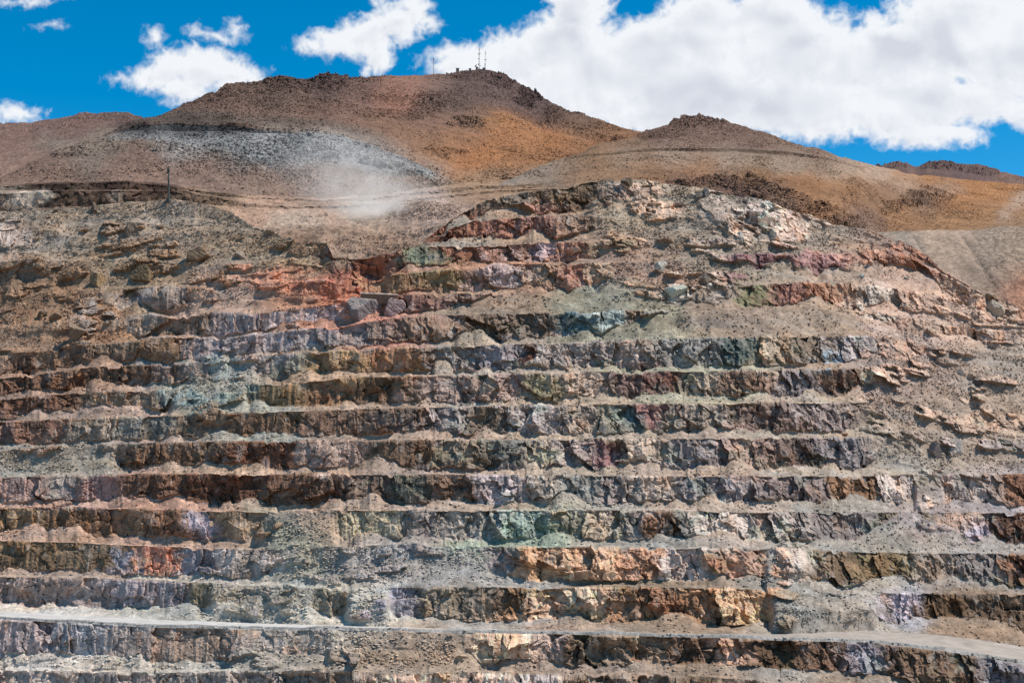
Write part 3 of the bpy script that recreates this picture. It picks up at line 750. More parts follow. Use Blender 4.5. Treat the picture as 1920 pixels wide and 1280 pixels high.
def hill_relief(outcrops, amp=1.0, base=0.35, seed=200, und=9.0):
    def f(X, Y, Z, PX_, PY_, Fc):
        x, v = X.astype(f32), (Y * 0.75 + Z).astype(f32)
        rk = base + 0.42 * fbm(x / 60, v / 60, 4, seed)
        rk = np.maximum(np.clip(rk, 0.06, 1), gauss_sum(PX_ + 16 * vn(x / 40, v / 40, seed + 4), PY_ + 9 * vn(x / 36, v / 36, seed + 5), outcrops))
        smooth = sstep(0.0, 0.22, 1 - gauss_sum(PX_, PY_, SMOOTH))
        rk = rk * (0.12 + 0.88 * smooth)
        fa, f1, ca = facets(x / 9, v / 11, seed + 8)
        fb, f2, cb = facets(x / 3.6, v / 4.2, seed + 9)
        fc, f3, cc = facets(x / 1.9, v / 2.3, seed + 12)
        d = und * fbm(x / 150, v / 150, 3, seed + 20) + 2.2 * fbm(x / 32, v / 32, 3, seed + 24)
        big = sstep(0.45, 0.95, rk)
        d = d + amp * big * (2.6 * fa + 2.6 * np.maximum(fbm(x / 22, v / 22, 3, seed + 28), 0) * 2)
        d = d + amp * rk * (2.0 * fb * (0.35 + rk) * 0.6) + amp * (0.25 + rk) * 0.7 * (cc - 0.35) * (1 - np.clip(f3, 0, 1)) * 1.7
        return d, rk
    return f
TSM = 0
SMOOTH = [(960,245,150,30,0.75),(1060,260,90,26,0.7),(900,318,110,18,0.75),(960,300,80,20,0.7),(1740,338,90,12,0.8),(1320,318,70,10,0.6),(1560,350,90,20,0.5),(1850,400,90,30,0.6),(560,345,200,14,0.4),(420,330,200,14,0.4),(760,165,90,16,0.9),(1700,326,160,12,1.0),(1830,370,180,30,0.7)]

HILLC = Field([
 (0,250,(140,108,96)),(150,240,(138,106,96)),(240,225,(120,96,90)),(100,300,(146,114,98)),(30,320,(150,120,104)),
 (300,228,(128,100,84)),(400,200,(126,98,84)),(500,180,(120,96,84)),(450,230,(138,108,90)),(545,165,(116,92,82)),(620,160,(106,84,78)),(560,215,(128,100,84)),(660,200,(134,102,86)),(690,165,(124,96,86)),(760,160,(160,112,90),46),(730,185,(158,108,84),34),(820,165,(124,98,88)),(850,190,(110,88,82)),(900,150,(112,90,84)),(960,170,(112,90,84)),(1000,185,(98,78,76),40),(1060,210,(122,96,84)),(1110,228,(128,100,80)),(880,215,(138,104,78)),
 (950,225,(176,116,52)),(1040,250,(176,114,46)),(950,270,(176,114,50)),(860,260,(160,110,66)),(880,310,(178,112,42)),(980,310,(172,114,52)),(760,300,(158,110,68)),(820,300,(162,112,62)),(760,322,(160,112,66)),(700,255,(146,106,78)),(790,250,(150,108,72)),(820,225,(140,102,76)),(700,270,(146,108,80)),(680,230,(140,104,82)),(800,230,(124,96,84)),(1100,265,(164,110,58)),(1150,248,(154,106,62)),
 # cut and grey scree
 (260,241,(84,62,46),30),(340,241,(88,66,48),34),(430,243,(96,72,54),30),(120,285,(140,130,118)),(190,270,(148,136,120)),(150,300,(134,122,112)),(250,275,(140,118,104)),(320,262,(156,150,140)),(350,285,(150,148,146)),(420,275,(160,154,144)),(450,300,(146,144,142)),(520,275,(160,150,138)),(520,305,(150,144,138)),(600,280,(166,158,148)),(680,290,(160,158,152)),(740,310,(160,160,156)),(790,330,(156,156,150)),
 (100,325,(150,122,104)),(250,320,(148,120,104)),(400,325,(146,120,106)),(500,340,(150,126,110)),(600,330,(158,138,124)),(700,345,(160,140,122)),(780,345,(154,124,106)),(900,345,(164,130,94)),(1000,345,(160,130,100)),
], radius=42, ar=0.6)
RHILLC = Field([
 (1885,405,(186,160,136),12),(1902,388,(186,160,136),12),(1916,372,(186,160,136),14),
  (960,340,(150,142,130)),(1010,325,(158,146,130)),(1060,312,(154,128,100)),(1120,285,(150,114,74)),(1180,262,(146,112,80)),(1230,245,(126,98,84)),(1310,230,(120,94,82)),(1300,255,(136,106,86)),(1400,260,(130,102,84)),(1480,275,(132,104,84)),(1560,292,(136,106,86)),
 (1180,295,(162,138,112)),(1280,296,(166,144,122)),(1380,300,(164,144,122)),(1480,300,(168,148,124)),(1580,305,(176,154,128)),(1640,325,(184,158,132),30),(1700,345,(180,150,122),26),(1780,358,(176,144,116),24),
 (1100,330,(164,122,78)),(1200,320,(158,114,70)),(1300,318,(164,112,54)),(1400,330,(158,112,62)),(1300,345,(140,106,84)),(1370,350,(122,94,80)),(1450,370,(140,108,84)),(1500,345,(166,114,58)),(1600,350,(162,114,60)),(1560,400,(164,116,66)),(1600,420,(140,110,88)),(1700,400,(166,118,64)),(1740,375,(138,110,88)),(1650,360,(152,112,74)),(1800,410,(168,122,66)),(1880,390,(172,122,62)),(1720,332,(186,122,34)),(1800,342,(182,120,36)),(1790,375,(188,122,38)),(1870,365,(184,122,42)),(1900,430,(160,124,84)),(1000,355,(164,134,100)),(1100,350,(160,128,96)),
], radius=42, ar=0.6)

def colour_from(field, dark=(96, 76, 72), seed=300, rockmix=0.3, bright=1.0):
    def f(X, Y, Z, PX_, PY_, rk, Fc):
        x, v = X.astype(f32), (Y * 0.75 + Z).astype(f32)
        c = field(PX_ + 12 * fbm(x / 26, v / 26, 3, seed), PY_ + 6 * fbm(x / 26 + 5, v / 26, 3, seed + 3))
        big = (sstep(0.5, 1.0, rk) * rockmix)[..., None]
        grey = sstep(0.75, 0.9, c[..., 2:3] / np.maximum(c[..., 0:1], 1e-3))
        c = c * (1 - 0.6 * big * (1 - grey)) + lin(dark) * 0.7 * big * (1 - grey)
        _, f3, cc = facets(x / 2.1, v / 2.6, seed + 5)
        sp = fbm(x / 3, v / 3, 2, seed + 7)
        c = c * (1 + (0.25 + 0.5 * np.clip(rk, 0, 1)) * (cc - 0.5) + 0.26 * sp + 0.16 * fbm(x / 18, v / 18, 3, seed + 9))[..., None]
        l = (c @ np.array([0.3, 0.55, 0.15], f32))[..., None]
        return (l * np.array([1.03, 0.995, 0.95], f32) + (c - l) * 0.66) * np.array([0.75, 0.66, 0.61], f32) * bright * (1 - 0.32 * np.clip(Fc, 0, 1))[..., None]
    return f

D_FOOT = [(-300,1085),(600,1085),(760,1110),(900,1200),(1000,1240),(1200,1260)]
FOOT = [(-300,352),(0,349),(130,342),(250,340),(300,345),(400,357),(450,362),(600,371),(700,368),(790,352),(870,342),(940,345),(1000,352),(1250,360)]
MID = [(-300,400),(0,345),(60,312),(110,288),(160,268),(210,254),(270,249),(330,247),(420,250),(500,258),(580,262),(640,267),(700,282),(760,302),(810,326),(850,340),(900,341.5),(1250,359)]
MIDD = [(-300,1095),(0,1100),(100,1130),(200,1165),(640,1165),(760,1170),(830,1180),(900,1230),(1250,1290)]
def off(pts, xs, fn):
    x = np.asarray(xs, float)
    return list(zip(x, L1(x, pts) - fn(x)))
XL = np.linspace(-300, 1300, 240)
cut_h = lambda x: 0.4 + L1(x, [(-300,0),(195,0),(225,8),(260,14),(330,15),(440,14),(500,10),(600,6),(680,1),(700,0),(1300,0)])
MID2 = off(MID, XL, lambda x: 1.2 + 0 * x)
MID2D = [(x, L1(x, MIDD) + 11) for x in XL]
MID3 = off(MID2, XL, cut_h)
MID3D = [(x, L1(x, MIDD) + 14) for x in XL]
SIL = [(-300,440),(-100,370),(0,336),(60,304),(110,279),(160,264),(200,249),(240,230),(262,221),(300,215),(345,195),(370,187),(400,180),(430,166),(500,155),(530,147),(548,144),(575,149),(600,147),(622,139),(650,145),(680,150),(730,146),(760,142),(800,139),(850,134),(880,125),(898,121),(915,124),(940,133),(962,146),(985,162),(1010,179),(1050,198),(1100,216),(1150,234),(1200,244),(1300,270)]
SILD = [(-300,1130),(0,1180),(200,1280),(300,1380),(545,1560),(620,1680),(900,1860),(1050,1800),(1200,1760),(1300,1760)]
MAIN_OUT = [(545,158,60,16,0.9),(620,152,55,16,1.0),(690,152,50,9,0.7),(900,135,60,14,0.75),(955,148,40,16,0.9),(1000,182,42,20,1.0),(1070,212,60,12,0.8),(1130,235,50,8,0.7),(815,190,34,28,0.85),(840,170,40,16,0.6),(790,215,24,18,0.8),(880,228,34,12,0.8),(940,240,50,10,0.5),(720,215,60,16,0.7),(840,292,40,12,0.8),(720,285,40,9,0.5),(780,290,60,8,0.5),(600,200,80,20,0.6),(450,195,120,20,0.6),(380,205,60,16,0.6),(560,235,120,20,0.5),(340,285,80,24,0.62),(470,300,110,24,0.7),(560,300,90,30,0.62),(400,270,90,18,0.6),(690,290,70,18,0.62),(720,312,60,14,0.75),(780,328,34,10,0.8),(120,290,60,12,0.6),(310,232,110,8,0.5),(640,180,50,14,0.5),(1000,272,40,10,0.35)]
def main_colour(X, Y, Z, PX_, PY_, rk, Fc):
    c = colour_from(HILLC)(X, Y, Z, PX_, PY_, rk, Fc)
    l = (c @ np.array([0.3, 0.55, 0.15], f32))[..., None]
    dl = L1(PX_, MID3) - PY_
    span = sstep(150, 230, PX_) * (1 - sstep(690, 760, PX_))
    up = (sstep(0.0, 2.5, dl) * (1 - sstep(14, 40, dl)) * span)[..., None]
    c = c * (1 - 0.85 * up) + 0.85 * up * l * 0.85 * np.array([1.28, 0.94, 0.72], f32)
    x, v = X.astype(f32), (Y * 0.75 + Z).astype(f32)
    wob_ = 10 * fbm(x / 40, v / 60, 3, 380)
    lowr = L1(PX_, [(150, 8), (220, 26), (330, 54), (520, 72), (640, 58), (740, 40), (820, 12)])
    dn = (sstep(0.5, 2.5, -dl) * (1 - sstep(0.75, 1.15, (-dl + wob_) / lowr)) * sstep(170, 260, PX_) * (1 - sstep(800, 830, PX_)))[..., None]
    return c * (1 - 0.88 * dn) + 0.88 * dn * l * 1.16 * np.array([1.03, 0.995, 0.94], f32)
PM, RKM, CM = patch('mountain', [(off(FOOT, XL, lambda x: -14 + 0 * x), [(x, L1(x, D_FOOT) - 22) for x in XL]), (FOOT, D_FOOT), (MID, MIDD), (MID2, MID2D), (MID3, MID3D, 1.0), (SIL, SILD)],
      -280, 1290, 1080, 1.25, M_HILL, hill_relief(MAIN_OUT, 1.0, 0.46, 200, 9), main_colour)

# hill on the right, with its cut and road
RBOT = [(900,362),(1000,366),(1080,358),(1180,356),(1300,372),(1500,424),(1640,452),(1920,440),(2200,440)]
RBOTD = [(900,1090),(1080,1010),(1600,1010),(1650,1120),(2200,1130)]
RCUT = [(900,352),(935,348),(962,336),(1010,322),(1060,306),(1120,295),(1180,287),(1230,284),(1280,283),(1400,286),(1480,291),(1540,298),(1580,306),(1640,322),(1680,335),(1750,347),(1850,354),(2200,364)]
RCUTD = [(900,1110),(962,1150),(1060,1190),(1300,1210),(1540,1260),(1700,1500),(1920,1700),(2200,1750)]
XR = np.linspace(900, 2200, 240)
rc_h = lambda x: 0.3 + L1(x, [(900,0),(1030,0),(1070,3),(1180,5),(1280,7),(1400,7),(1520,6),(1560,3),(1590,0),(2200,0)])
RC2 = off(RCUT, XR, lambda x: 1.0 + 0 * x)
RC3 = off(RC2, XR, rc_h)
RSIL = [(900,351),(935,347),(962,334),(1010,318),(1053,301),(1093,290),(1124,268),(1177,256),(1224,240),(1250,230),(1278,222),(1310,216),(1330,219),(1350,227),(1400,238),(1450,254),(1500,272),(1530,281),(1560,291),(1600,303),(1640,312),(1680,322),(1720,331),(1760,338),(1850,345),(2200,358)]
RSILD = [(900,1115),(962,1160),(1060,1230),(1224,1380),(1310,1430),(1500,1430),(1640,1600),(1760,1900),(2200,1950)]
R_OUT = [(1330,345,80,14,1.0),(1420,362,60,16,1.0),(1500,392,60,18,1.0),(1580,418,60,16,0.95),(1240,338,60,8,0.6),(1310,225,60,14,0.9),(1240,245,60,14,0.7),(1380,240,60,12,0.6),(1300,262,80,14,0.5),(1450,262,70,10,0.6),(1540,290,60,8,0.5),(1410,345,44,18,0.9),(1350,335,40,12,0.6),(1470,375,50,18,0.8),(1540,395,50,16,0.7),(1600,425,40,14,0.8),(1740,372,60,14,0.85),(1690,385,40,9,0.8),(1790,390,40,9,0.6),(1600,365,24,9,0.7),(1320,300,40,9,0.4),(1420,300,30,10,0.6),(1200,310,60,10,0.3),(1160,262,40,8,0.5),(990,328,36,10,0.6),(1620,355,26,7,0.5)]
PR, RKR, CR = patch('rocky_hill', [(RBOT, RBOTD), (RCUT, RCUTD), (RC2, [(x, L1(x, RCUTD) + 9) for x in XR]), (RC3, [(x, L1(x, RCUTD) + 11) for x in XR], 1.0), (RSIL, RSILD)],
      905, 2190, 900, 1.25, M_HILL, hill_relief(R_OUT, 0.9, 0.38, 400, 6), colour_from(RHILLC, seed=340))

# far ridges
LSIL = [(-300,250),(-100,236),(0,230),(60,229),(100,222),(150,215),(200,211),(240,210),(258,217),(290,232),(340,262),(420,300)]
patch('far_ridge', [([(-300,420),(420,420)], [(-300,1350),(420,1350)]), (LSIL, [(-300,1950),(420,1850)])], -280, 400, 440, 1.4, M_HILL,
      hill_relief([(60,234,110,8,0.8),(200,218,70,10,1.0),(40,270,50,10,0.6),(120,250,60,10,0.6)], 0.55, 0.42, 500, 8), colour_from(HILLC, seed=360))
FSIL = [(1560,330),(1620,312),(1650,309),(1680,306),(1700,307),(1716,313),(1724,311),(1738,304),(1765,302),(1790,304),(1830,306),(1850,310),(1872,320),(1890,323),(1920,333),(2000,352),(2200,372)]
FFIELD = Field([(1680,315,(112,88,84)),(1760,315,(104,82,80)),(1830,320,(110,86,82)),(1900,335,(134,102,86)),(1740,330,(130,100,86)),(1700,360,(190,126,40)),(1900,370,(170,120,60))], radius=40, ar=0.5)
patch('far_ridge', [([(1560,400),(2200,400)], [(1560,1750),(2200,1850)]), (FSIL, [(1560,2150),(1850,2250),(2200,2250)])], 1570, 2180, 440, 1.1, M_HILL,
      hill_relief([(1670,312,40,8,1.0),(1770,312,60,14,1.0),(1840,318,50,10,1.0),(1900,338,50,9,0.7)], 1.05, 0.36, 520, 5), colour_from(FFIELD, dark=(98, 74, 72), seed=380))

# terrace between the rim and the hills (dust road, low cuts on the left)
XT = np.linspace(-300, 2220, 420)
rimd = lambda x: wall_depth(x, L1(x, RIM), True)
T0 = [(x, L1(x, RIM) + 26) for x in XT]
T0D = [(x, float(rimd(np.array([x]))[0]) + 8) for x in XT]
TL1 = [(x, L1(x, [(-300,396),(0,394),(100,392),(300,390),(400,388),(450,390),(520,400),(700,430),(800,420),(900,392),(1000,368),(1100,356),(1300,356),(1640,436),(2200,640)])) for x in XT]
tland = lambda x: L1(x, [(-300,376),(0,374),(100,370),(300,368),(400,374),(450,380),(520,392),(620,412),(700,405),(800,392),(900,378),(1000,364),(1100,352)])
cutA_t = [(-300,366),(0,363),(100,358.5),(300,358),(350,360),(420,373),(470,381),(560,388),(700,384),(800,370),(900,360),(1100,350)]
cutA_b = [(-300,398),(0,396),(100,390),(300,378),(400,384),(440,386),(480,386.5),(560,391),(700,388),(800,374),(900,364),(1100,353)]
cutB_b = [(-300,362),(0,357),(130,356),(250,355.5),(300,357.5),(350,361),(450,372),(480,374.5),(600,378),(700,376),(800,364),(900,356),(1100,347)]
cutB_t = [(-300,352),(0,350),(130,343),(250,342),(300,346.5),(400,360),(450,369),(480,372.5),(600,374),(700,372),(800,357),(900,349),(1100,341)]
TX = np.linspace(-290, 1120, 940)
TD = lambda a, b=0: [(-300, a), (600, a), (900, a + b), (1120, a + b)]
TERR = Field([(0,385,(150,136,120)),(40,375,(255,240,215),17),(85,366,(255,244,222),15),(150,372,(128,104,84)),(250,368,(134,104,82)),(350,372,(150,122,98)),(215,368,(196,176,156),14),(420,375,(170,142,112)),(480,392,(182,148,122)),(540,380,(180,146,120)),(600,400,(184,156,136)),(560,412,(190,178,160)),(700,400,(186,172,152)),(760,400,(182,164,150)),(800,385,(178,160,146)),(700,440,(168,140,116)),(800,430,(174,152,136)),(560,438,(150,118,92)),(630,455,(152,124,100)),(700,466,(156,128,104)),(755,448,(160,134,112)),(850,400,(172,148,132)),(900,360,(166,134,100)),(1000,350,(162,130,96)),(640,465,(172,150,130)),(1080,340,(160,126,92)),(100,350,(78,58,44),30),(200,350,(80,58,46),30),(300,351,(82,58,46),30),(420,365,(84,62,46),24)], radius=44, ar=0.55)
def terr_relief(X, Y, Z, PX_, PY_, Fc):
    x, v = X.astype(f32), (Y * 0.75 + Z).astype(f32)
    rk = np.clip(0.26 + 0.4 * fbm(x / 22, v / 22, 3, 600), 0.05, 1)
    rk = np.maximum(rk, gauss_sum(PX_, PY_, [(792,402,80,22,0.9),(690,462,110,20,0.6),(860,395,40,20,0.5)]))
    fb, _, _ = facets(x / 4, v / 5, 610)
    _, f3, cc = facets(x / 1.5, v / 1.8, 612)
    nr = sstep(405, 440, PY_)
    d = 2.6 * nr * ridged(x / 15, v / 10, 3, 607) + 1.4 * fbm(x / 28, v / 28, 3, 604) + 0.7 * fbm(x / 9, v / 9, 2, 605) + 9.0 * np.exp(-(((PX_ - 792) / 52) ** 2 + ((PY_ - 404) / 17) ** 2)) + 3.0 * np.exp(-(((PX_ - 560) / 40) ** 2 + ((PY_ - 408) / 8) ** 2)) + Fc * (1.6 * fb) + (1 - Fc) * rk * (0.9 * fb + 1.5 * (cc - 0.35) * (1 - np.clip(f3, 0, 1)))
    return d, rk
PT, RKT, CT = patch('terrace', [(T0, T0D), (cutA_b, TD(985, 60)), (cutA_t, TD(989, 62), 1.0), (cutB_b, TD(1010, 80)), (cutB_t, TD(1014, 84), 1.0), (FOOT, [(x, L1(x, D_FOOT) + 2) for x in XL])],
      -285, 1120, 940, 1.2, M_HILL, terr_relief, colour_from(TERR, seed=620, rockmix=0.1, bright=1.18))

# waste dump face, right
DTOP = [(1560,440),(1640,437),(1680,434),(1700,433),(1760,431),(1830,432),(1860,428),(1885,424),(1920,425),(2000,428),(2200,440)]
DUMPC = Field([(1660,450,(160,148,130)),(1700,460,(158,150,136)),(1740,460,(184,162,138)),(1790,460,(180,158,136)),(1840,450,(168,150,130)),(1850,480,(150,138,122)),(1890,470,(164,146,124)),(1880,520,(150,130,112)),(1820,510,(162,142,122)),(1910,545,(178,124,92)),(1780,500,(172,152,132)),(1920,450,(164,146,124)),(2000,480,(156,138,118))], radius=30, ar=1.3)
def dump_relief(X, Y, Z, PX_, PY_, Fc):
    x, v = X.astype(f32), (Y * 0.75 + Z).astype(f32)
    lob = np.abs(vn(x / 17, v / 260, 640))
    d = 1.7 * lob + 1.0 * np.abs(vn(x / 9, v / 120, 641)) + 0.3 * fbm(x / 6, v / 16, 3, 642) + 0.5 * fbm(x / 18, v / 18, 2, 645)
    d = d * sstep(0, 16, PY_ - L1(PX_, DTOP))
    _, f3, cc = facets(x / 1.6, v / 1.9, 650)
    rk = np.clip(0.15 + 0.6 * sstep(1830, 1870, PX_ + 14 * vn(x / 20, v / 20, 648)), 0, 1)
    d = d + rk * 1.1 * (cc - 0.3) * (1 - np.clip(f3, 0, 1))
    return d, rk
patch('waste_dump', [([(1560,640),(2200,700)], [(1560,965),(2200,940)]), ([(1560,560),(2200,600)], [(1560,990),(2200,985)]), ([(x, L1(x, DTOP) + 1.3 * float(fbm(np.array([x / 17.0]), np.array([2.0]), 3, 670)[0])) for x in np.arange(1560, 2201, 4)], [(1560,1098),(2200,1102)])], 1570, 2190, 420, 1.3, M_HILL, dump_relief,
      colour_from(DUMPC, seed=660, rockmix=0.0, bright=1.08), back=[(6, 0.2), (40, 1.0), (90, 2.0)])

# pit floor and the wide land around
def sheet(name, x0, x1, y0, y1, z, rgb, n=60):
    gx, gy = np.linspace(x0, x1, n), np.linspace(y0, y1, n)
    X, Y = np.meshgrid(gx, gy)
    Z = z + 2.0 * fbm(X / 300 + 3, Y / 300, 3, 700)
    P = np.stack([X, Y, Z], -1).astype(f32)
    c = lin(rgb)[None, None] * (1 + 0.3 * fbm(X / 90, Y / 90, 3, 702))[..., None]
    tag(grid_obj(name, P, c, M_HILL), kind='structure')
sheet('ground', -9000, 9000, -9000, 9000, -190, (150, 128, 108), 90)

# ================================================================== LOOSE ROCKS
def ico(sub):
    t = (1 + 5 ** 0.5) / 2
    v = [(-1, t, 0), (1, t, 0), (-1, -t, 0), (1, -t, 0), (0, -1, t), (0, 1, t), (0, -1, -t), (0, 1, -t), (t, 0, -1), (t, 0, 1), (-t, 0, -1), (-t, 0, 1)]
    f = [(0,11,5),(0,5,1),(0,1,7),(0,7,10),(0,10,11),(1,5,9),(5,11,4),(11,10,2),(10,7,6),(7,1,8),(3,9,4),(3,4,2),(3,2,6),(3,6,8),(3,8,9),(4,9,5),(2,4,11),(6,2,10),(8,6,7),(9,8,1)]
    v = [np.array(p, float) / np.linalg.norm(p) for p in v]
    for _ in range(sub):
        cache, nf = {}, []
        def mid(a, b):
            k = (min(a, b), max(a, b))
            if k not in cache:
                p = v[a] + v[b]
                v.append(p / np.linalg.norm(p)); cache[k] = len(v) - 1
            return cache[k]
        for a, b, c in f:
            ab, bc, ca_ = mid(a, b), mid(b, c), mid(c, a)
            nf += [(a, ab, ca_), (b, bc, ab), (c, ca_, bc), (ab, bc, ca_)]
        f = nf
    return np.array(v), np.array(f)
def rock_shape(dirs, rng, planes=11):
    n = rng.randn(planes, 3); n /= np.linalg.norm(n, axis=1)[:, None]
    h = 0.52 + 0.48 * rng.rand(planes)
    dt = dirs @ n.T
    r = np.where(dt > 0.05, h / np.maximum(dt, 0.05), 9.0).min(axis=1)
    return dirs * np.minimum(r, 1.25)[:, None]
ICO1, FC1 = ico(0)
def rubble(name, P, W, count, smin, smax, field_col, mat, seed, power=3.0):
    """one heap of loose stones strewn over a sheet, chosen by weight W"""
    rng = np.random.RandomState(seed)
    w = W.ravel().astype(float)
    w = np.maximum(w, 0); w /= w.sum()
    idx = np.searchsorted(np.cumsum(w), rng.rand(count))
    idx = np.clip(idx, 0, len(w) - 1)
    pos = P.reshape(-1, 3)[idx].astype(float) + rng.randn(count, 3) * np.array([0.35, 0.3, 0.0])
    shapes = np.array([rock_shape(ICO1, rng, 7) for _ in range(24)])
    base = shapes[rng.randint(0, 24, count)]
    s = smin + (smax - smin) * rng.rand(count) ** power
    sc = s[:, None] * np.stack([0.8 + 0.5 * rng.rand(count), 0.8 + 0.5 * rng.rand(count), 0.36 + 0.3 * rng.rand(count)], 1)
    a = rng.rand(count) * 6.283
    b = base * sc[:, None, :]
    ca_, sa_ = np.cos(a)[:, None], np.sin(a)[:, None]
    vx = b[..., 0] * ca_ - b[..., 1] * sa_
    vy = b[..., 0] * sa_ + b[..., 1] * ca_
    V = np.stack([vx, vy, b[..., 2]], -1) + (pos + np.stack([0 * s, -0.2 * s, 0.12 * s], 1))[:, None, :]
    nv = base.shape[1]
    T = (FC1[None] + (np.arange(count) * nv)[:, None, None]).reshape(-1, 3)
    c = field_col.reshape(-1, 3)[idx] * (0.95 + 0.7 * rng.rand(count))[:, None]
    c = np.repeat(c, nv, axis=0)
    me = raw_mesh(name, V.reshape(-1, 3), T, np.clip(c, 0.015, 0.8), mat)
    return tag(link(name, me), kind='stuff')
M_LOOSE = rock_material('loose_rock', grain=0.2, bump=0.3, bump_scale=1.6)
W = (1 - np.clip(wf, 0, 1)) * np.clip(0.55 + 0.9 * fbm(x_ / 10, v_ / 7, 3, 48), 0.05, 1.2) ** 1.5 * (0.3 + 0.9 * slump)
W[:40] = 0; W[r0:r1 + 1] = 0; W[-4:] = 0
W = W * (WY / 700) ** 2 * np.maximum(np.gradient(-IY, axis=0), 0.02)
rubble('rubble', PW, W, 110000, 0.12, 0.85, cw * 0.98, M_LOOSE, 11, 4.5)

# ------------------------------------------------------------------ finding the surface under a picture point
ALL = {'wall': PW.reshape(-1, 3), 'mountain': PM.reshape(-1, 3), 'hill': PR.reshape(-1, 3), 'terrace': PT.reshape(-1, 3)}
PROJ = {k: (CX + F * p[:, 0] / p[:, 1], HY - F * p[:, 2] / p[:, 1]) for k, p in ALL.items()}
def ground_at(x, y, on='wall', tol=2.6):
    u, v = PROJ[on]
    d = (u - x) ** 2 + (v - y) ** 2
    m = np.where(d < tol * tol)[0]
    if len(m) == 0:
        return ALL[on][np.argmin(d)].astype(float)
    return ALL[on][m[np.argmin(ALL[on][m, 1])]].astype(float)
def top_at(x, on='mountain'):
    u, v = PROJ[on]
    m = np.where(np.abs(u - x) < 1.6)[0]
    return ALL[on][m[np.argmin(v[m])]].astype(float)

# ------------------------------------------------------------------ boulders, one by one
ICO3, FC3 = ico(4)
def dusted(m):
    # settled dust on the upward faces
    N, L = m.node_tree.nodes, m.node_tree.links
    b = N['Principled BSDF']
    src = b.inputs['Base Color'].links[0].from_socket
    ge = N.new('ShaderNodeNewGeometry')
    sp = N.new('ShaderNodeSeparateXYZ')
    L.new(ge.outputs['Normal'], sp.inputs[0])
    mr = N.new('ShaderNodeMapRange'); mr.interpolation_type = 'SMOOTHSTEP'
    mr.inputs[1].default_value = 0.5; mr.inputs[2].default_value = 0.95
    mr.inputs[4].default_value = 0.75
    L.new(sp.outputs[2], mr.inputs[0])
    mx = N.new('ShaderNodeMix'); mx.data_type = 'RGBA'
    L.new(mr.outputs[0], mx.inputs['Factor'])
    L.new(src, mx.inputs['A'])
    mx.inputs['B'].default_value = (0.36, 0.28, 0.22, 1)
    L.new(mx.outputs['Result'], b.inputs['Base Color'])
def boulder(x, y, wpx, hpx, rgb, rgb2, label, seed, on='wall', depth=0.8, planes=11, sink=0.12, name='boulder', cat='boulder', group='boulders on the pit wall'):
    rng = np.random.RandomState(seed)
    g = ground_at(x, y + hpx * 0.42, on)
    s = g[1] / F
    v = rock_shape(ICO3, rng, planes)
    q = ICO3 * 2.6 + seed % 17
    v = v * (1 + 0.06 * fbm(q[:, 0] + q[:, 2], q[:, 1] - 0.7 * q[:, 2], 3, 170) + 0.05 * facets(q[:, 0] * 1.5 + q[:, 2], q[:, 1] * 1.5 + q[:, 2], 9)[0])[:, None]
    v = v / (v.max(0) - v.min(0)) * np.array([wpx * s, wpx * s * depth, hpx * s * (1 + sink)])
    v[:, 2] += -v[:, 2].min() - hpx * s * sink
    v[:, 1] -= v[:, 1].min() * 0.65
    m = plain_material(name + '_stone', rgb, 0.9, 0, 0.3, 0.7, 0.7, rgb2)
    dusted(m)
    me = raw_mesh(name, v, FC3, None, m)
    o = link(name, me, loc=(g[0], g[1], g[2]))
    return tag(o, label, cat, group)
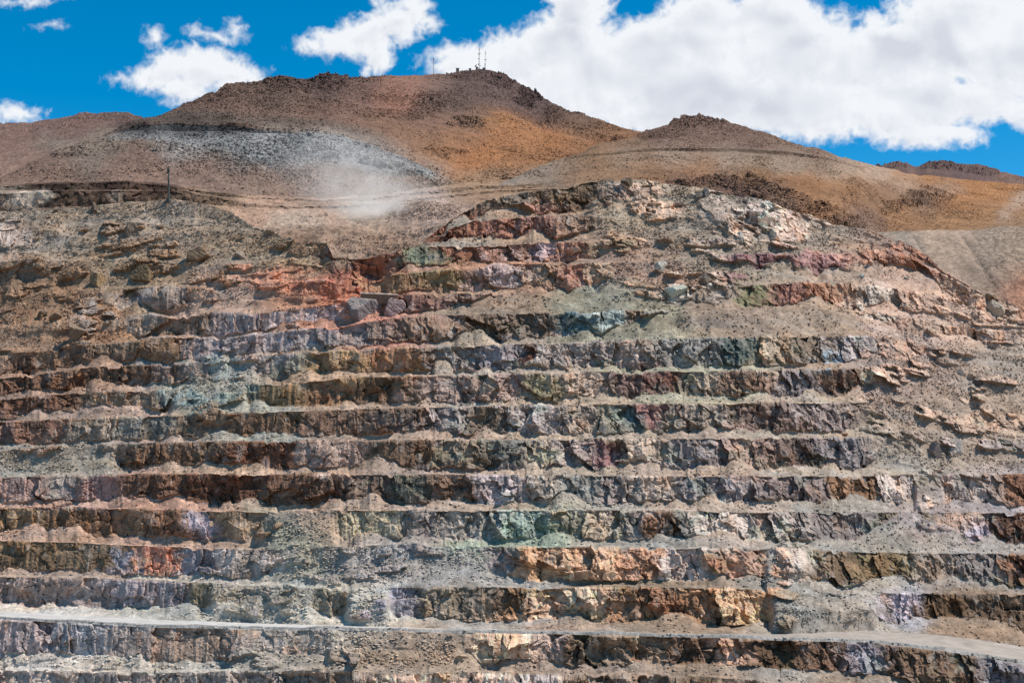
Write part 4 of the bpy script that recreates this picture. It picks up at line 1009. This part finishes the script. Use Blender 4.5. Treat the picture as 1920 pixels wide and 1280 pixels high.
BOULDERS = [
 (681,578,70,46,(116,108,106),(142,130,126),'big blue grey boulder with flat face, beside the pink scree below the red gully'),
 (735,575,46,34,(120,92,92),(178,156,148),'brownish pink block half buried in scree right of the blue grey boulder'),
 (1272,551,44,30,(206,208,192),(170,166,140),'pale greenish white rock at the right end of the grey scree band'),
 (1241,501,24,20,(150,142,130),(206,196,180),'white topped boulder on the rubble chute below the mound'),
 (1323,524,26,24,(84,64,54),(160,142,122),'dark brown boulder with pale cap low on the rubble chute'),
 (1334,536,12,9,(214,206,194),(180,170,156),'small white stone just below the dark brown boulder'),
 (1836,716,20,18,(70,58,56),(120,104,94),'small dark boulder alone on the grey slumped slope, right'),
 (1868,578,36,34,(206,188,164),(150,132,110),'large cream block with dark underside near the right end of the rim'),
 (1858,556,26,18,(120,96,66),(150,126,96),'olive brown block sitting above the large cream block near the rim'),
 (248,424,42,36,(126,108,90),(150,132,112),'tall pointed grey brown outcrop standing on the upper left scree'),
 (182,522,36,29,(112,90,64),(176,144,106),'round tan boulder with a shaded left side on the left slope'),
 (264,514,46,40,(104,84,60),(134,110,82),'dark brown pyramid shaped outcrop on the left slope'),
 (312,504,44,22,(118,90,66),(140,112,84),'low brown ledge block right of the dark pyramid outcrop'),
 (370,480,46,30,(116,92,70),(140,116,92),'brown humped outcrop on the upper left scree below the rim'),
 (450,478,22,16,(128,112,98),(160,142,122),'small greyish knob of rock left of the red gully'),
 (1178,342,24,20,(74,62,48),(104,88,70),'dark triangular rock on the crest of the central mound'),
 (1308,366,16,22,(92,82,74),(140,126,110),'narrow dark upright rock on the mound beside the white outcrop'),
 (1324,360,12,18,(120,108,96),(196,182,166),'slim pale sided rock beside the narrow dark upright rock'),
 (1390,446,17,24,(186,174,158),(150,146,138),'pale upright slab in the dark rock left of the white outcrop'),
 (1755,845,24,36,(110,94,88),(160,144,134),'tall dark pointed pillar of rock left of the steep gully, right'),
 (1797,840,28,32,(146,136,128),(190,180,168),'grey pillar with a bright right side, right of the steep gully'),
 (1661,811,14,8,(190,192,184),(168,164,150),'flat pale stone on the bench under the slumped slope, right'),
 (1586,813,12,7,(136,84,48),(160,110,74),'small rust coloured stone on the bench edge, right'),
 (1803,697,16,12,(206,192,172),(176,160,142),'cream stone at the top of the slumped slope, right'),
 (1702,520,9,7,(170,160,146),(196,186,170),'rounded grey stone on the small scree cone at right'),
 (1618,516,9,8,(196,204,194),(166,170,160),'pale green stone at the foot of the dark scree cone'),
 (100,595,24,16,(110,86,64),(140,112,86),'dark brown rock low on the orange brown left slope'),
 (75,588,20,16,(96,74,56),(132,106,82),'small dark rock left of the dark brown rock on the left slope'),
 (140,622,34,36,(116,92,70),(148,122,96),'brown pinnacle at the left end of the grey blocky bench'),
 (175,388,16,24,(70,56,46),(120,102,84),'small dark crag on the tan mound left of the utility pole'),
 (105,392,14,10,(96,78,62),(132,112,92),'tiny dark rock left of the small dark crag on the mound'),
]
for i, b in enumerate(BOULDERS):
    boulder(*b[:6], b[6], 1000 + i * 7)

# flat-topped stone slab at the gully
def slab():
    a, b = ground_at(682, 560), ground_at(742, 553)
    yy = min(a[1], b[1]) - 3.0
    s = yy / F
    e = bpy.data.objects.new('stone_ledge', None)
    x0, x1 = (676 - CX) * s, (746 - CX) * s
    zt0, zt1 = (HY - 550) * s, (HY - 553) * s
    h, dp = 13 * s, 9.0
    e.location = (x0, yy, zt0 - h)
    COL.objects.link(e)
    tag(e, 'flat topped stone ledge with pale upper surface beside the red gully', 'rock ledge')
    def block(name, w0, w1, z0, z1, zb0, zb1, d0, d1, mat):
        n = 18
        V, Q = [], []
        rng = np.random.RandomState(5)
        for i in range(n + 1):
            t = i / n
            x = w0 + (w1 - w0) * t
            zt = z0 + (z1 - z0) * t
            zb = zb0 + (zb1 - zb0) * t
            j = rng.randn(4) * 0.12
            V += [(x, d0 + j[0], zb), (x, d0 + j[1] + 0.2, zt + j[2] * 0.4), (x, d1, zt + j[3] * 0.4), (x, d1, zb)]
        for i in range(n):
            p, q = i * 4, (i + 1) * 4
            for c in range(4):
                d = (c + 1) % 4
                Q.append((p + c, q + c, q + d, p + d))
        Q += [(0, 1, 2, 3), (n * 4 + 3, n * 4 + 2, n * 4 + 1, n * 4)]
        return link(name, raw_mesh(name, np.array(V), np.array(Q), None, mat), e)
    m1 = plain_material('ledge_face', (126, 96, 84), 0.9, 0, 0.3, 0.7, 0.5, (150, 112, 84))
    m2 = plain_material('ledge_cap', (214, 198, 180), 0.9, 0, 0.1, 0.8, 0.3, (190, 172, 154))
    L_ = x1 - x0
    block('rock_face', 0, L_, h, h + zt1 - zt0, -2, -2, 0, dp, m1)
    block('cap', -0.3, L_, h + 0.75, h + zt1 - zt0 + 0.55, h + 0.005, h + zt1 - zt0 + 0.005, -0.25, dp, m2)
slab()

# ================================================================== MASTS, HUTS, POLE
def tube(V, Q, a, b, r, n=6):
    a, b = np.array(a, float), np.array(b, float)
    d = b - a
    d /= np.linalg.norm(d)
    u = np.cross(d, (0.3, 0.9, 0.31)); u /= np.linalg.norm(u)
    w = np.cross(d, u)
    s = len(V)
    r2 = r if np.isscalar(r) else r[1]
    r1_ = r if np.isscalar(r) else r[0]
    for p, rr in ((a, r1_), (b, r2)):
        for i in range(n):
            t = 6.2832 * i / n
            V.append(tuple(p + rr * (math.cos(t) * u + math.sin(t) * w)))
    for i in range(n):
        j = (i + 1) % n
        Q.append((s + i, s + j, s + n + j, s + n + i))
def capq(V, Q, s, n):
    c = len(V)
    V.append(tuple(np.mean([V[s + i] for i in range(n)], axis=0)))
    for i in range(0, n):
        Q.append((s + i, s + (i + 1) % n, c, c))
def qmesh(name, V, Q, mat, parent, loc=(0, 0, 0)):
    me = bpy.data.meshes.new(name)
    me.from_pydata([tuple(map(float, v)) for v in V], [], [tuple(dict.fromkeys(q)) for q in Q])
    me.update()
    me.materials.append(mat)
    return link(name, me, parent, loc)
def box(V, Q, x0, x1, y0, y1, z0, z1):
    s = len(V)
    V += [(x0, y0, z0), (x1, y0, z0), (x1, y1, z0), (x0, y1, z0), (x0, y0, z1), (x1, y0, z1), (x1, y1, z1), (x0, y1, z1)]
    Q += [(s, s + 3, s + 2, s + 1), (s + 4, s + 5, s + 6, s + 7), (s, s + 1, s + 5, s + 4), (s + 1, s + 2, s + 6, s + 5), (s + 2, s + 3, s + 7, s + 6), (s + 3, s, s + 4, s + 7)]
def empty(name, loc, label, cat, group=None):
    e = bpy.data.objects.new(name, None)
    e.location = loc
    COL.objects.link(e)
    return tag(e, label, cat, group)
M_GALV = plain_material('galvanised_steel', (112, 112, 116), 0.5, 0.4, 0.2, 0.6)
M_REDP = plain_material('red_mast_paint', (170, 62, 50), 0.6, 0, 0.15, 0.6)
M_WHP = plain_material('white_mast_paint', (206, 204, 204), 0.6, 0, 0.1, 0.6)
M_DARK = plain_material('dark_antenna', (66, 62, 70), 0.6, 0, 0.2, 0.6)
M_POLE = plain_material('weathered_pole_steel', (66, 72, 66), 0.7, 0.1, 0.25, 0.5, 0.1, (88, 92, 82))
M_CONC = plain_material('hut_concrete', (150, 138, 128), 0.85, 0, 0.2, 0.5)
M_ROOF = plain_material('white_roof_sheet', (226, 226, 228), 0.5, 0, 0.06, 0.5)
M_DOOR = plain_material('hut_door', (84, 78, 80), 0.7, 0, 0.1, 0.5)

def mast(x, on_top, hpx, wm, label, bands, dishes, group='radio masts on the summit', base=None, thick=0.075):
    g = top_at(x) if base is None else base
    s = g[1] / F
    H = hpx * s
    e = empty('radio_mast', (g[0], g[1] + 1.0, g[2] - 0.6), label, 'radio mast', group)
    corners = [(-wm, -wm * 0.58), (wm, -wm * 0.58), (0, wm * 1.15)]
    nb = max(len(bands), 1)
    for b in range(nb):
        z0, z1 = H * b / nb, H * (b + 1) / nb
        m = bands[b]
        for cx, cy in corners:
            V, Q = [], []
            tube(V, Q, (cx, cy, z0), (cx, cy, z1), thick, 5)
            qmesh('leg', V, Q, m, e)
        V, Q = [], []
        n = max(int(round((z1 - z0) / (wm * 3.2))), 1)
        for i in range(n):
            a, c = z0 + (z1 - z0) * i / n, z0 + (z1 - z0) * (i + 1) / n
            for q in range(3):
                p0, p1 = corners[q], corners[(q + 1) % 3]
                tube(V, Q, (*p0, a), (*p1, c), thick * 0.55, 4)
                tube(V, Q, (*p0, a), (*p1, a), thick * 0.55, 4)
        qmesh('bracing', V, Q, m, e)
    for (zf, dx, r) in dishes:
        V, Q = [], []
        z = H * zf
        tube(V, Q, (0, 0, z), (dx, -0.2, z), 0.09, 5)
        tube(V, Q, (dx, 0.3, z), (dx, -0.15, z), (r * 0.5, r), 12)
        capq(V, Q, len(V) - 12, 12)
        tube(V, Q, (dx, -0.15, z), (dx, -0.35, z), (r, r * 0.96), 12)
        capq(V, Q, len(V) - 12, 12)
        qmesh('dish_antenna', V, Q, M_DARK if dx < 0 else M_GALV, e)
    V, Q = [], []
    tube(V, Q, (0, 0, H * 0.98), (0, 0, H * 1.07), 0.1, 5)
    qmesh('whip_antenna', V, Q, M_GALV, e)
    return e
mast(898, True, 40, 0.62, 'tallest grey lattice radio mast with dishes on the mountain summit', [M_GALV, M_GALV, M_GALV], [(0.22, -1.0, 0.9), (0.48, -0.9, 0.7), (0.70, -0.9, 0.7), (0.72, 1.0, 0.6), (0.15, 1.2, 0.7), (0.93, 0.8, 0.5)])
mast(909, True, 36, 0.5, 'slimmer pale lattice radio mast just right of the tallest summit mast', [M_GALV, M_WHP, M_WHP], [(0.52, -1.1, 0.55), (0.54, 1.1, 0.55), (0.30, -1.2, 0.6), (0.88, 1.0, 0.4), (0.87, -0.9, 0.4), (0.2, -1.3, 0.6)], thick=0.065)
mast(812, True, 31, 0.55, 'red and white banded radio mast on the ridge left of the summit', [M_REDP, M_WHP, M_REDP, M_WHP, M_REDP, M_REDP], [(0.94, 0.3, 0.8)], thick=0.085)

def hut(x, wpx, hpx, label, wall_mat, roof_mat, on='top', y=None, tilt=0.25, name='equipment_hut'):
    g = top_at(x) if y is None else ground_at(x, y, 'mountain')
    s = g[1] / F
    w, h, d = wpx * s, hpx * s, wpx * s * 0.9
    e = empty(name, (g[0], g[1] + 0.3, g[2] - 1.6), label, 'hut', 'equipment huts by the masts')
    h += 1.6
    V, Q = [], []
    box(V, Q, -w / 2, w / 2, 0, d, 0, h)
    qmesh('wall', V, Q, wall_mat, e)
    V, Q = [], []
    box(V, Q, -w / 2 - 0.2, w / 2 + 0.2, -0.25, d + 0.2, h + 0.004, h + 0.28)
    V = [(a, b, c + (tilt * b / d if c > 0 else 0)) for a, b, c in V]
    qmesh('roof', V, Q, roof_mat, e)
    V, Q = [], []
    box(V, Q, -w * 0.12, w * 0.16, -0.08, 0.02, 1.5, 1.5 + min(2.0, (h - 1.6) * 0.8))
    qmesh('door', V, Q, M_DOOR, e)
    return e
hut(856.5, 5.5, 5.5, 'grey box shaped hut on the ridge left of the summit', M_CONC, M_CONC)
hut(881.5, 4.5, 3.6, 'small grey hut just below the summit on its left', M_CONC, M_GALV)
hut(837, 2.4, 2.6, 'tiny dark cabin nearest the red and white mast', M_DARK, M_DARK)
hut(908, 5, 2.4, 'low hut with white roof in the rocks under the masts', M_CONC, M_ROOF, y=128)
hut(900, 4, 1.6, 'low white topped box left of the white roofed hut', M_CONC, M_ROOF, y=132)
# dish station at the very top
def dish_station():
    g = top_at(893.5)
    s = g[1] / F
    e = empty('dish_station', (g[0], g[1] + 0.5, g[2] - 1.0), 'grey hut carrying a dark tilted dish, left of the tallest mast', 'dish station')
    V, Q = [], []
    w, h = 4.6 * s, 4.2 * s + 1.0
    box(V, Q, -w / 2, w / 2, 0, w, 0, h)
    qmesh('wall', V, Q, M_CONC, e)
    V, Q = [], []
    rings = 5
    R = 3.2 * s
    ax = Vector((-0.75, -0.35, 0.55)).normalized()
    q = Vector((0, 0, 1)).rotation_difference(ax)
    for i in range(rings + 1):
        r = R * i / rings + 0.01
        for j in range(16):
            t = 6.2832 * j / 16
            p = q @ Vector((r * math.cos(t), r * math.sin(t), 0.35 * R * (i / rings) ** 2))
            V.append((p.x - 1.6 * s, p.y + 0.5, p.z + h + 1.4 * s))
    for i in range(rings):
        for j in range(16):
            a, b = i * 16 + j, i * 16 + (j + 1) % 16
            Q.append((a, b, b + 16, a + 16))
    me = qmesh('dish', V, Q, M_DARK, e)
    sol = me.modifiers.new('thickness', 'SOLIDIFY'); sol.thickness = 0.12
    V, Q = [], []
    tube(V, Q, (0, 1.0, h), (-1.4 * s, 0.6, h + 1.3 * s), 0.25, 8)
    qmesh('bracket', V, Q, M_DARK, e)
dish_station()

def utility_pole():
    g = ground_at(314, 376.5)
    s = g[1] / F
    e = empty('utility_pole', (g[0], g[1] + 0.5, g[2] - 0.5), 'dark weathered steel pole standing on the tan mound at upper left', 'pole')
    H = 69 * s
    V, Q = [], []
    n = 12
    prof = [(0, 0.95), (2.0, 0.9), (4.5, 0.72), (H * 0.75, 0.55), (H * 0.9, 0.5), (H, 0.22)]
    for i in range(len(prof) - 1):
        tube(V, Q, (0, 0, prof[i][0]), (0, 0, prof[i + 1][0]), (prof[i][1], prof[i + 1][1]), n)
    capq(V, Q, len(V) - n, n)
    qmesh('shaft', V, Q, M_POLE, e)
    V, Q = [], []
    box(V, Q, -2.4, 2.0, -1.2, 1.2, 0, 0.9)
    qmesh('footing', V, Q, M_POLE, e)
    for sx, h in ((-1, 2.2), (1, 4.2)):
        V, Q = [], []
        V += [(sx * 0.7, -0.15, 0.9), (sx * 1.9, -0.15, 0.9), (sx * 0.7, -0.15, 0.9 + h), (sx * 0.7, 0.15, 0.9), (sx * 1.9, 0.15, 0.9), (sx * 0.7, 0.15, 0.9 + h)]
        Q += [(0, 1, 2), (3, 5, 4), (0, 3, 4, 1), (1, 4, 5, 2), (0, 2, 5, 3)]
        qmesh('gusset', V, Q, M_POLE, e)
    V, Q = [], []
    box(V, Q, -1.1, 0.9, -0.62, -0.3, H * 0.86, H * 0.90)
    box(V, Q, -0.9, -0.35, -0.75, -0.2, H * 0.79, H * 0.86)
    qmesh('bracket', V, Q, M_POLE, e)
    for i, z in enumerate((0.45, 0.6)):
        V, Q = [], []
        tube(V, Q, (0, 0, H * z), (0, 0, H * z + 0.5), 0.70, 12)
        qmesh('clamp_band', V, Q, M_DARK, e)
utility_pole()

# rocks strewn over the hills
def strew(name, P, rk, C, count, smin, smax, seed, tint, power=3.4):
    iy = HY - F * P[..., 2] / P[..., 1]
    w = np.clip(rk - 0.2, 0.012, 1) ** 1.5 * (P[..., 1] / 1400) ** 2 * np.maximum(np.gradient(-iy, axis=0), 0.02)
    w[-5:] = 0
    col = C * 0.95 + 0.08 * lin(tint)[None, None]
    return rubble(name, P, w, count, smin, smax, col, M_LOOSE, seed, power)
strew('scattered_rocks', PM, RKM, CM, 90000, 0.22, 1.0, 31, (136, 112, 102))
strew('scattered_rocks', PR, RKR, CR, 45000, 0.2, 0.85, 33, (138, 112, 96))
strew('scattered_rocks', PT, RKT, CT, 9000, 0.18, 0.7, 35, (176, 156, 138))

# ================================================================== DUST
def dust(name, cx_, cy_, depth, rx, ry, rz, dens, seed):
    s = depth / F
    v, f = ico(3)
    v = v * np.array([rx * s, ry, rz * s])
    me = raw_mesh(name, v, f)
    o = link(name, me, loc=((cx_ - CX) * s, depth, (HY - cy_) * s))
    m = bpy.data.materials.new('airborne_dust')
    m.use_nodes = True
    N, L = m.node_tree.nodes, m.node_tree.links
    N.clear()
    out = N.new('ShaderNodeOutputMaterial')
    pv = N.new('ShaderNodeVolumePrincipled')
    pv.inputs['Color'].default_value = (0.99, 0.95, 0.89, 1)
    pv.inputs['Anisotropy'].default_value = 0.0
    tc = N.new('ShaderNodeTexCoord')
    mp = N.new('ShaderNodeVectorMath'); mp.operation = 'MULTIPLY'
    mp.inputs[1].default_value = (1 / (rx * s), 1 / ry, 1 / (rz * s))
    L.new(tc.outputs['Object'], mp.inputs[0])
    ln = N.new('ShaderNodeVectorMath'); ln.operation = 'LENGTH'
    L.new(mp.outputs[0], ln.inputs[0])
    fall = N.new('ShaderNodeMapRange'); fall.interpolation_type = 'SMOOTHERSTEP'
    fall.inputs[1].default_value = 1.0; fall.inputs[2].default_value = 0.0
    L.new(ln.outputs['Value'], fall.inputs[0])
    nz = N.new('ShaderNodeTexNoise')
    nz.inputs['Scale'].default_value = 0.075
    nz.inputs['Distortion'].default_value = 0.8
    nz.inputs['Detail'].default_value = 4
    L.new(tc.outputs['Object'], nz.inputs['Vector'])
    nr = N.new('ShaderNodeMapRange')
    nr.inputs[1].default_value = 0.30; nr.inputs[2].default_value = 0.68
    L.new(nz.outputs[0], nr.inputs[0])
    a = N.new('ShaderNodeMath'); a.operation = 'MULTIPLY'
    L.new(fall.outputs[0], a.inputs[0]); L.new(nr.outputs[0], a.inputs[1])
    b = N.new('ShaderNodeMath'); b.operation = 'MULTIPLY'
    b.inputs[1].default_value = dens
    L.new(a.outputs[0], b.inputs[0])
    L.new(b.outputs[0], pv.inputs['Density'])
    L.new(pv.outputs[0], out.inputs['Volume'])
    me.materials.append(m)
    tag(o, kind='stuff')
    return o
dust('dust_cloud', 698, 404, 985, 125, 36, 38, 0.13, 1)
dust('dust_cloud', 690, 372, 1005, 175, 32, 82, 0.050, 2)
dust('dust_cloud', 640, 312, 1045, 190, 30, 95, 0.026, 3)
dust('dust_cloud', 575, 411, 1000, 95, 20, 15, 0.08, 4)
SC.cycles.volume_step_rate = 2.0
SC.cycles.volume_max_steps = 128
print('objects', len(bpy.data.objects))
